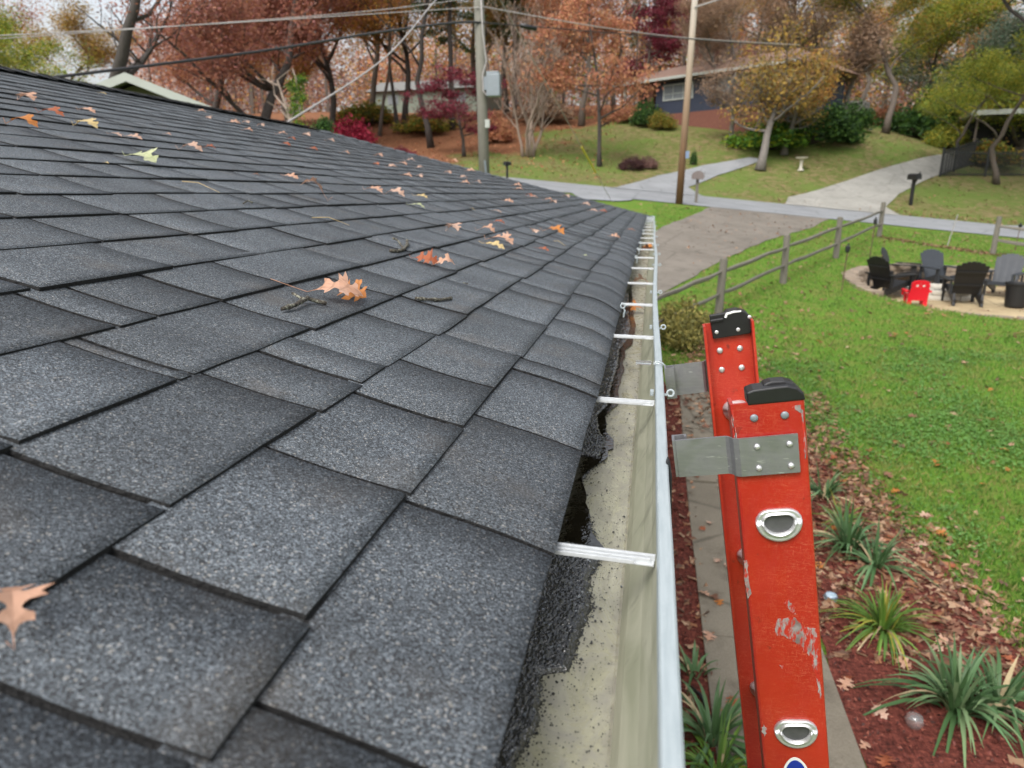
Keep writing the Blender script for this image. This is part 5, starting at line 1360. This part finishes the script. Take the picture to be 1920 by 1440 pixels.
# backrest with two round holes: frame strips around them
mb = MB(); RB = RK @ rotm('X', -14)
def bk(x, z): return kc.location+RK @ Vector((0, .14, .13))+RB @ Vector((x, 0, z))
def holeplate(mb, cx, cz, r, x0, x1, z0, z1):
    n = 16; out = []; inn = []
    for i in range(n):
        a = 2*math.pi*(i+.5)/n; c_, s_ = math.cos(a), math.sin(a); k = min((x1-cx)/abs(c_) if c_ > 0 else (cx-x0)/abs(c_), (z1-cz)/abs(s_) if s_ > 0 else (cz-z0)/abs(s_)); out.append((cx+c_*k, cz+s_*k)); inn.append((cx+r*c_, cz+r*s_))
    yv = RB @ Vector((0, .025, 0)); vs = [bk(*p) for p in out]+[bk(*p) for p in inn]; vs += [v+yv for v in vs]; fs = []
    for i in range(n):
        j = (i+1) % n; fs += [(i, j, n+j, n+i), (2*n+i, 3*n+i, 3*n+j, 2*n+j), (n+i, n+j, 3*n+j, 3*n+i), (i, 2*n+i, 2*n+j, j)]
    mb.add(vs, fs)
holeplate(mb, -.065, .35, .030, -.19, 0, .29, .41); holeplate(mb, .065, .35, .030, 0, .19, .29, .41)
mb.prism([(-.20, 0), (.20, 0), (.19, .29), (-.19, .29)], .025, (bk(0, 0), RB @ Vector((1, 0, 0)), RB @ Vector((0, 0, 1)), RB @ Vector((0, 1, 0))))
mb.prism([(-.19, .41), (.19, .41), (.15, .45), (.06, .475), (-.06, .475), (-.15, .45)], .025, (bk(0, 0), RB @ Vector((1, 0, 0)), RB @ Vector((0, 0, 1)), RB @ Vector((0, 1, 0))))
part('backrest', mb, M['redplastic'], kc)
p = onpit(1902, 577); o = thing('planter', 'black round tapered bin at the right edge of the fire pit', 'planter', p); mb = MB(); mb.lathe(p, [(.17, 0), (.20, .05), (.24, .50), (.26, .52), (.26, .56), (.23, .56), (.21, .45)], 24); part('tub', mb, M['chairb'], o, smooth=False)
mb = MB(); mb.lathe(p+Vector((0, 0, .44)), [(.21, 0), (.21, .01)], 20); part('lid', mb, M['chair'], o)
p = onpit(1834, 540); mb = MB(); mb.lathe(p, [(.02, 0), (.10, .03), (.12, .10), (.08, .17), (.02, .19)], 14); solo('ball', mb, M['clear'] if False else M['whitepaint'], 'small pale ball on the straw between the two right chairs', 'ball', smooth=True)

# ------------------------------------------------------------ navy house on the hill
hb = G(1300, 243); A0 = TX(1168, 61); A1 = TX(1475, 52.5); 
HZ = hb.z-.2
def H3(px, Y, z): p = TX(px, Y); return Vector((p.x, p.y, z))
nh = thing('house', 'long low ranch house with navy walls and brown roof on the far hill', 'house', (A0.x, A0.y, HZ))
ux = Vector((A1.x-A0.x, A1.y-A0.y, 0)); LN = ux.length; ux.normalize(); vx = Vector((-ux.y, ux.x, 0)); hz = TX(1168, 61).z
def HW(a, b, z): return Vector((A0.x, A0.y, hz))+ux*a+vx*b+Vector((0, 0, z))
RH = Matrix((ux, vx, Vector((0, 0, 1)))).transposed()
def HBX(mb, a0, a1, b0, b1, z0, z1): mb.box(HW((a0+a1)/2, (b0+b1)/2, (z0+z1)/2), (a1-a0, b1-b0, z1-z0), rot=RH)
mb = MB(); HBX(mb, 3.2, LN, 0, 8, -3.0, 2.45); HBX(mb, .25, 3.2, 1.6, 8, -1.2, 2.45); part('wall', mb, M['navy'], nh)
mb = MB(); HBX(mb, 3.15, LN-.1, -.06, .0, -3.0, -.02); part('brick_base', mb, M['brick'], nh)
mb = MB(); HBX(mb, 2.35, 2.85, .0, .4, -.4, 2.45); part('brick_column', mb, M['brick'], nh)
mb = MB(); HBX(mb, .0, .16, .0, .16, -.4, 2.45); part('porch_post', mb, M['white'], nh)
mb = MB(); HBX(mb, 1.0, 2.0, 1.54, 1.6, 0, 2.1); dr = part('door', mb, M['dark'], nh)
mb = MB(); HBX(mb, 1.86, 1.92, 1.48, 1.54, .95, 1.05); part('handle', mb, M['steel'], dr)
for (a0, a1) in ((3.9, 6.6), (8.6, 10.4), (11.6, 13.2)):
    mb = MB(); z0, z1 = .95, 2.1
    HBX(mb, a0, a1, -.07, -.001, z0, z0+.09); HBX(mb, a0, a1, -.07, -.001, z1-.09, z1); HBX(mb, a0, a0+.09, -.07, -.001, z0+.09, z1-.09); HBX(mb, a1-.09, a1, -.07, -.001, z0+.09, z1-.09)
    for k in (1, 2): xx = lerp(a0, a1, k/3); HBX(mb, xx-.02, xx+.02, -.055, -.001, z0+.09, z1-.09)
    HBX(mb, a0+.09, a1-.09, -.052, -.003, 1.40, 1.44); wn = part('window', mb, M['fascia'], nh)
    mb = MB(); HBX(mb, a0+.05, a1-.05, -.03, -.002, z0+.04, z1-.04); part('pane', mb, M['glass'], wn)
mb = MB(); ra, rb = -.7, LN+.7; rz_ = 2.5; hr = 1.55
vs = [HW(ra, -.9, rz_), HW(rb, -.9, rz_), HW(rb, 8.9, rz_), HW(ra, 8.9, rz_), HW(ra+2.4, 4, rz_+hr), HW(rb-2.4, 4, rz_+hr)]
vs2 = [v-Vector((0, 0, .14)) for v in vs[:4]]
mb.add(vs+vs2, [(0, 1, 5, 4), (1, 2, 5), (2, 3, 4, 5), (3, 0, 4), (9, 8, 7, 6)]); rf = part('roof', mb, M['roofbrown'], nh)
mb = MB(); HBX(mb, ra-.02, rb+.02, -.93, -.905, rz_-.16, rz_+.02); part('fascia', mb, M['fascia'], rf)
mb = MB(); HBX(mb, 8.2, 9.1, 3.6, 4.3, rz_+1, rz_+2.3); part('chimney', mb, M['brick'], rf)
# ---- carport house at the right edge
c0 = TX(1795, 62); ch = thing('house', 'low house with grey fascia and dark open carport at the right edge', 'house', c0)
ux2 = Vector((.97, -.24, 0)).normalized(); vx2 = Vector((-ux2.y, ux2.x, 0)); R2 = Matrix((ux2, vx2, Vector((0, 0, 1)))).transposed(); b0 = P2W(1822, 262, 54); b0.z = g(b0.x, b0.y)
def CB(mb, a0, a1, y0, y1, z0, z1): mb.box(b0+ux2*((a0+a1)/2)+vx2*((y0+y1)/2)+Vector((0, 0, (z0+z1)/2)), (a1-a0, y1-y0, z1-z0), rot=R2)
mb = MB(); CB(mb, 0, 12, 3.4, 3.6, -1, 2.6); CB(mb, 6, 12, 0, 5, -1, 2.6); part('wall', mb, M['darkwall'] if 'darkwall' in M else M['dark'], ch)  # near-black colour puts the carport's interior shade onto the wall
for a in (0.1, 3.0, 5.9): mb = MB(); CB(mb, a, a+.12, 0, .12, -1, 2.6); part('carport_post', mb, M['bark'], ch)
mb = MB(); CB(mb, -.3, 13, -.7, 9, 2.72, 2.95); rf = part('roof', mb, M['greyroof'], ch)
mb = MB(); CB(mb, -.32, 13, -.74, -.71, 2.66, 2.97); part('fascia', mb, M['fascia'], rf)
# ---- faint house far behind the left woods, and one at the upper right
def simplehouse(px, Y, L, rz, wallm, roofm, label, h=2.6, W=7):
    p = TX(px, Y); o = thing('house', label, 'house', p, R(rz)); Rz = rotm('Z', rz)
    def B(mb, x0, x1, y0, y1, z0, z1): mb.box(p+Rz @ Vector(((x0+x1)/2, (y0+y1)/2, (z0+z1)/2)), (x1-x0, y1-y0, z1-z0), rot=Rz)
    mb = MB(); B(mb, -L/2, L/2, 0, W, -1, h); part('wall', mb, wallm, o)
    mb = MB(); vs = [p+Rz @ Vector(v) for v in ((-L/2-.5, -.6, h), (L/2+.5, -.6, h), (L/2+.5, W+.6, h), (-L/2-.5, W+.6, h), (-L/2-.5, W/2, h+1.6), (L/2+.5, W/2, h+1.6))]
    mb.add(vs, [(0, 1, 5, 4), (2, 3, 4, 5), (1, 2, 5), (3, 0, 4), (3, 2, 1, 0)]); part('roof', mb, roofm, o)
    for x in (-L*.3, L*.3)[:2 if h < 2.7 else 0]:
        mb = MB(); B(mb, x-.7, x+.7, -.06, -.001, 1.1, 2.1); wn = part('window', mb, M['steel'], o); mb = MB(); B(mb, x-.6, x+.6, -.08, -.061, 1.2, 2.0); part('pane', mb, M['glass'], wn)
simplehouse(800, 88, 15, -6, simple('sage_siding', (.16, .19, .15), .7), M['greyroof'], 'faint sage green house deep behind the left trunks')
# ---- neighbouring gable seen over the ridge
gp = P2W(235, 139, 13.5); 
gh = thing('house', 'neighbouring house end with olive gable and white rake boards just over the ridge', 'house', (gp.x, gp.y, g(gp.x, gp.y)))
U_ = Vector((.955, .297, 0)); N_ = Vector((-.297, .955, 0))
def onpl(px, py): d = ray(px, py); return CAM+d*((gp-CAM).dot(N_)/d.dot(N_))
gr_ = onpl(425, 214); sl = (gp.z-gr_.z)/((gr_-gp).dot(U_)); W_ = 4.6; zb = gh.location.z; ZV = Vector((0, 0, 1))
mb = MB(); mb.prism([(-W_+.5, zb-gp.z-.5), (W_-.5, zb-gp.z-.5), (W_-.5, -sl*(W_-.5)-.12), (0, -.12), (-W_+.5, -sl*(W_-.5)-.12)], 8, (gp+N_*.5, U_, ZV, N_)); part('wall', mb, M['gable'], gh)
mb = MB(); mb.prism([(-W_, -sl*W_), (0, 0), (W_, -sl*W_), (W_, -sl*W_-.05), (0, -.05), (-W_, -sl*W_-.05)], 9, (gp+ZV*.02, U_, ZV, N_)); rf = part('roof', mb, M['greyroof'], gh)
mb = MB(); mb.prism([(-W_, -sl*W_), (0, 0), (W_, -sl*W_), (W_, -sl*W_-.17), (0, -.17), (-W_, -sl*W_-.17)], .03, (gp-N_*.035+ZV*.03, U_, ZV, N_)); part('rake_board', mb, M['fascia'], rf)
# ------------------------------------------------------------ things on the far side of the road
p = G(1501, 320); o = thing('birdbath', 'pale stone birdbath in front of the dark green hedge shrub', 'birdbath', p); k = 24*(p-CAM).dot(fwd)/F/.8
mb = MB(); mb.lathe(p, [(.20*k, 0), (.20*k, .05*k), (.11*k, .10*k), (.08*k, .4*k), (.12*k, .66*k)], 16); part('pedestal', mb, M['pitstone'], o)
mb = MB(); mb.lathe(p+Vector((0, 0, .66*k)), [(.12*k, 0), (.36*k, .08*k), (.38*k, .14*k), (.33*k, .13*k), (.05*k, .07*k)], 20); part('basin', mb, M['pitstone'], o)
rw = thing('rock_wall', 'grey rock bank above the far end of the lawn', 'wall', TX(1640, 68)); q = random.Random(9)
for i in range(16):
    pp = TX(1585+i*7, 70+q.uniform(-1, 1)); mb = MB(); stone(mb, pp+Vector((0, 0, q.uniform(.3, 1.0))), q.uniform(1, 1.9), 1.2, q.uniform(1.0, 2.0), q.uniform(0, 90), q); part('rock', mb, M['rock'], rw)
p = G(1812, 276); o = thing('leaf_bag', 'bright orange pumpkin shaped bag on the lawn behind the black fence', 'bag', p); mb = MB(); k = 19*(p-CAM).dot(fwd)/F/2
mb.lathe(p, [(.5*k, 0), (.95*k, .25*k), (1.0*k, .6*k), (.7*k, 1.0*k), (.2*k, 1.1*k), (.12*k, 1.25*k)], 16); part('body', mb, M['orange'], o, smooth=True)
# black metal fence
bf = [G(1762, 331), G(1787, 322), G(1823, 310), G(1888, 291), G(1945, 276)]; bf2 = [G(1762, 331), G(1846, 331), G(1935, 331)]
bo = thing('metal_fence', 'black metal picket fence right of the concrete driveway', 'fence', bf[0]); HB = 48*(bf[0]-CAM).dot(fwd)/F
def seg(A, B):
    for h in (.08, .88):
        mb = MB(); mb.tube([A+Vector((0, 0, HB*h)), B+Vector((0, 0, HB*h))], .035, 4); part('rail', mb, M['blackiron'], bo)
    L = (B-A).length; n = int(L/.16); mb = MB()
    for i in range(1, n): p = A.lerp(B, i/n); mb.tube([p+Vector((0, 0, .05)), p+Vector((0, 0, HB*.97))], .026, 4)
    part('picket_panel', mb, M['blackiron'], bo)
def posts(L_):
    for p in L_: mb = MB(); mb.box(p+Vector((0, 0, HB*.52)), (.09, .09, HB*1.04)); mb.box(p+Vector((0, 0, HB*1.06)), (.12, .12, .04)); part('post', mb, M['blackiron'], bo)
posts(bf+bf2[1:])
for L_ in (bf, bf2):
    for i in range(len(L_)-1): seg(L_[i], L_[i+1])

# ------------------------------------------------------------ bed plants
def bladeplant(px, py, n, L, w_, mt, label, seed, upr=.5, name='iris_plant', cat='plant'):
    p = G(px, py); q = random.Random(seed); o = thing(name, label, cat, p); mb = MB()
    for i in range(n):
        a = q.uniform(0, 6.283); l = L*q.uniform(.55, 1.1); r0 = q.uniform(0, .07); st = Vector((math.cos(a)*r0, math.sin(a)*r0, 0)); lean = q.uniform(.15, 1.25)*(1.3-upr); dr_ = Vector((math.cos(a), math.sin(a), 0)); sd = Vector((-dr_.y, dr_.x, 0)); tw = q.uniform(-.5, .5)
        vs = []; N = 7
        for j in range(N):
            t = j/(N-1); c = st+dr_*(l*lean*t*(.6+.5*t))+Vector((0, 0, l*(t*(1.05-.3*lean)-lean*.80*t**2.4)+.01)); ww = w_*(1-.15*t)*(1 if t < .55 else max(.04, (1-t)/.45))*q.uniform(.92, 1.05)
            s2 = (sd+Vector((0, 0, tw*t))).normalized(); vs += [c-s2*ww/2, c+Vector((0, 0, -ww*.18)), c+s2*ww/2]
        mb.add([p+v for v in vs], [(j*3+k, j*3+k+1, (j+1)*3+k+1, (j+1)*3+k) for j in range(N-1) for k in (0, 1)])
    for i_ in range(60, len(mb.f), 12*23):
        for j_ in range(i_, min(i_+12, len(mb.f))): mb.m[j_] = 1
    part('leaves', mb, [mt, M['straw']], o, smooth=True)
BL, DL = LM['blade'], LM['bladey']
bladeplant(1790, 1335, 90, .57, .031, BL, 'large blue green iris clump at the lower right of the bed', 1, .35)
bladeplant(1870, 1330, 50, .54, .031, BL, 'iris clump at the right edge beside the large one', 2, .35)
bladeplant(1590, 1035, 60, .62, .030, BL, 'blue green iris clump beside the ladder', 3, .5)
bladeplant(1640, 1065, 40, .55, .028, BL, 'smaller iris clump leaning right next to the ladder clump', 4, .3)
bladeplant(1655, 1185, 130, .50, .017, DL, 'bright green daylily clump with yellow blades in the middle of the bed', 5, .2, 'daylily_plant')
bladeplant(1545, 935, 44, .46, .026, BL, 'small iris clump at the top of the bed behind the ladder', 6, .4)
bladeplant(1580, 985, 40, .42, .017, DL, 'small yellow green daylily behind the ladder iris clump', 7, .4, 'daylily_plant')
bladeplant(1335, 1395, 60, .50, .026, BL, 'dark green iris clump between the gutter and the ladder', 8, .35)
bladeplant(1345, 1460, 60, .45, .018, DL, 'grassy daylily clump below the gutter at the bottom edge', 9, .3, 'daylily_plant')
bladeplant(1300, 1270, 14, .34, .026, BL, 'single iris fan beside the gutter', 10, .6)
p = G(1712, 1365); mb = MB(); mb.lathe(p, [(.02, 0), (.042, .015), (.054, .052), (.042, .09), (.01, .105)], 18); solo('glass_globe', mb, M['clear'], 'clear glass globe in the mulch under the large iris clump', 'garden globe', smooth=True)
p = G(1557, 1126); o = thing('solar_light', 'small round bluish solar light on the mulch beside the ladder', 'garden light', p); mb = MB(); mb.lathe(p, [(.055, 0), (.06, .02), (.055, .035), (.01, .04)], 18); part('base', mb, M['steel'], o); mb = MB(); mb.lathe(p+Vector((0, 0, .041)), [(.05, 0), (.04, .02), (.01, .028)], 16); part('lens', mb, simple('pale_blue_lens', (.35, .45, .55), .15), o, smooth=True)
mb = MB(); mb.tube([G(1290, 1290)+Vector((0, 0, .02)), G(1312, 1312)+Vector((0, 0, .04)), G(1326, 1335)+Vector((0, 0, .02)), G(1335, 1365)+Vector((0, 0, .015))], .012, 8); solo('hose', mb, M['blackplastic'], 'short black hose beside the dark green iris clump', 'hose', smooth=True)

# ------------------------------------------------------------ fallen leaves: single ones on the walk and in the bed
lp = []
for k, sd in enumerate((1, 2, 3)):
    mb = leaf_mb(.115, .12, .06, .1, 100+sd, 1.0, .3); lo = min(v[2] for v in mb.v); mb.v = [(v[0], v[1], v[2]-lo) for v in mb.v]; lp.append(mb.mesh('fallen_leaf', [LC['tan']], True))
q = random.Random(12); cs = ['tan', 'tan', 'pink', 'brown', 'rust', 'orange', 'tan', 'brown']
CN = {'tan': 'tan', 'pink': 'pale pink', 'brown': 'dull brown', 'rust': 'rust red', 'orange': 'orange brown', 'yellow': 'straw yellow', 'green': 'pale green'}
def drop(x, y, group, label, sc=1.0):
    o = link(bpy.data.objects.new('fallen_leaf', q.choice(lp))); 
    o.location = (x, y, g(x, y)+(.042 if .53 < x < 1.36 and y < 11 else .03)); o.rotation_euler = (q.uniform(-.35, .35), q.uniform(-.35, .35), q.uniform(0, 6.28)); s = q.uniform(.7, 1.15)*sc; o.scale = (s, s, s)
    cn = q.choice(cs); o.material_slots[0].link = 'OBJECT'; o.material_slots[0].material = LC[cn]; setp(o, CN[cn]+' '+label+', '+('close to the ladder foot' if y < 4.2 else 'about midway out' if y < 6.2 else 'farther out' if y < 9 else 'far out toward the fence'), 'leaf', group)
for i in range(70): drop(q.uniform(.55, 1.34), 2.2+abs(q.gauss(0, 1))*3.2 if i % 2 else q.uniform(2.2, 9), 'fallen leaves on the walkway', 'oak leaf fallen on the walkway')
for i in range(70): drop(q.uniform(1.4, 2.9), q.uniform(2.4, 8), 'fallen leaves in the mulch bed', 'oak leaf fallen in the mulch bed')
for i in range(90): drop(q.uniform(1.8, 7), q.uniform(6, 15), 'fallen leaves on the near lawn', 'leaf fallen on the green lawn', 1.0)
# leaf litter: uncountable
def litter(name, pts, n, size, mt, lift, flat=.35):
    rg = np.random.default_rng(len(name)+n); P = np.array([pts(rg) for _ in range(n)]); Z = np.array([g(x, y) for x, y in P])
    a = rg.normal(0, 1, (n, 3)); a[:, 2] *= flat; a /= np.linalg.norm(a, axis=1)[:, None]; b = np.cross(a, np.array([0, 0, 1.])+rg.normal(0, .35, (n, 3))); b /= np.linalg.norm(b, axis=1)[:, None]
    s = size*rg.uniform(.6, 1.2, (n, 1)); C = np.column_stack([P, Z+lift*(.4+rg.random(n))]); a *= s; b *= s*.5
    # six-cornered ragged leaf as two quads
    V = np.stack([C-a*.5, C-a*.05+b*.75, C+a*.15+b*.22, C+a*.55, C+a*.55, C+a*.10-b*.75, C-a*.1-b*.25, C-a*.5], 1).reshape(-1, 3)
    o = link(bpy.data.objects.new(name, quadmesh(name, V, 2*n, [mt]))); o['kind'] = 'stuff'; return o
def band(rg):
    while 1:
        y = rg.uniform(2.5, 9.5); xb = np.interp(y, [2.5, 4.9, 6.8, 8.5, 9.5], [2.9, 2.72, 2.5, 2.0, 1.6]); x = xb+rg.normal(-.05, .25)
        if x > 1.38: return x, y
litter('leaf_litter', band, 1900, .10, LM['litter'], .03)
litter('leaf_litter', lambda rg: (rg.uniform(1.38, 2.6), rg.uniform(4.6, 10.5)), 2000, .10, LM['litter'], .03)
litter('leaf_litter', lambda rg: (rg.normal(1.15, .35), rg.normal(10.6, 1.0)), 1500, .10, LM['litter'], .05)
litter('leaf_litter', lambda rg: (rg.uniform(-.2, .6), rg.uniform(2, 10.5)), 700, .10, LM['litter'], .03)
litter('leaf_litter', lambda rg: (rg.normal(0, 1)*.9+1.3, rg.uniform(11.3, 15.5)), 350, .10, LM['litter'], .02)
litter('lawn_leaves', lambda rg: (rg.uniform(1, 16), rg.uniform(7, 29.5)), 2600, .11, LM['litter'], .02)
litter('lawn_leaves', lambda rg: (rg.uniform(-4, 8), rg.uniform(24, 29.8)), 200, .12, LM['litter'], .02)
litter('roadside_leaves', lambda rg: (rg.uniform(6, 24), rg.normal(39.6, .5)), 900, .13, LM['litter'], .03)
litter('lawn_leaves', lambda rg: (rg.uniform(-14, 30), rg.uniform(39.4, 60)), 7000, .13, LM['litter'], .02)
litter('forest_floor_leaves', lambda rg: (rg.uniform(-35, -3), rg.uniform(41, 80)), 5000, .20, LM['rustor'], .03)
# leaves along the roadside fence line
A_, B_ = Pf[5], Pf[6]
def fl(rg):
    t = rg.random(); return lerp(A_.x, B_.x, t*1.5)+rg.normal(0, .1), lerp(A_.y, B_.y, t*1.5)+rg.normal(-.2, .22)
litter('fence_line_leaves', fl, 900, .10, LM['litter'], .03)
# red mulch chips
litter('mulch_chips', lambda rg: (rg.uniform(1.38, 2.7), rg.uniform(2.3, 8.5)), 6000, .035, leafmat('mulch_chips', [(.16, .04, .03), (.10, .028, .02), (.24, .075, .05), (.05, .02, .016)], trans=0), .03)
litter('mulch_chips', lambda rg: (rg.uniform(-.2, .52), rg.uniform(2.3, 9)), 2500, .035, bpy.data.materials['mulch_chips'], .03)
# grass
def inlawn(x, y):
    if y < 11.2 and x < np.interp(y, [0, 2.5, 4.9, 6.8, 8.5, 9.5, 11], [3.0, 2.95, 2.72, 2.5, 2.05, 1.7, 1.0]): return False
    if pit_d(x, y) < 1.05: return False
    return True
def pip(x, y, poly):
    c = False; j = len(poly)-1
    for i in range(len(poly)):
        if (poly[i][1] > y) != (poly[j][1] > y) and x < (poly[j][0]-poly[i][0])*(y-poly[i][1])/(poly[j][1]-poly[i][1])+poly[i][0]: c = not c
        j = i
    return c
def grass(name, n, xr, yr, size, mt, sd, wd=.12, patch=None):
    rg = np.random.default_rng(sd); P = []
    while len(P) < n:
        t = rg.random()**1.5; y = yr[0]+(yr[1]-yr[0])*t; x = rg.uniform(max(xr[0], y*-.05+.0), min(xr[1], y*.62+1.8))
        if not inlawn(x, y) or pip(x, y, PA): continue
        if patch is not None and noise.noise((x*.55, y*.55, 4))+.25*noise.noise((x*3, y*3, 1)) < patch(x, y): continue
        P.append((x, y))
    P = np.array(P); Z = np.array([g(x, y) for x, y in P]); C = np.column_stack([P, Z])
    a = rg.normal(0, .5, (n, 3)); a[:, 2] = 1; a /= np.linalg.norm(a, axis=1)[:, None]; b = np.cross(a, rg.normal(0, 1, (n, 3))); b /= np.linalg.norm(b, axis=1)[:, None]
    s = size*rg.uniform(.5, 1.2, (n, 1))*(1+.6*t); a *= s; b *= s*wd
    V = np.stack([C-b, C+b, C+a*.7+b*.6+np.array([0, 0, 0.]), C+a], 1).reshape(-1, 3)
    o = link(bpy.data.objects.new(name, quadmesh(name, V, n, [mt]))); o['kind'] = 'stuff'
grass('grass', 110000, (0, 14), (3, 29.5), .055, LM['grass'], 3)
rg = np.random.default_rng(9)
def cl(rg):
    while 1:
        x, y = rg.uniform(1.8, 6.5), rg.uniform(4.5, 13)
        if inlawn(x, y) and noise.noise((x*.6, y*.6, 4))+.3*noise.noise((x*3, y*3, 1)) > rg.normal(.12, .22)+.05*abs(y-8.5): return x, y
litter('clover_patch', cl, 17000, .042, LM['clover'], .05, .2)
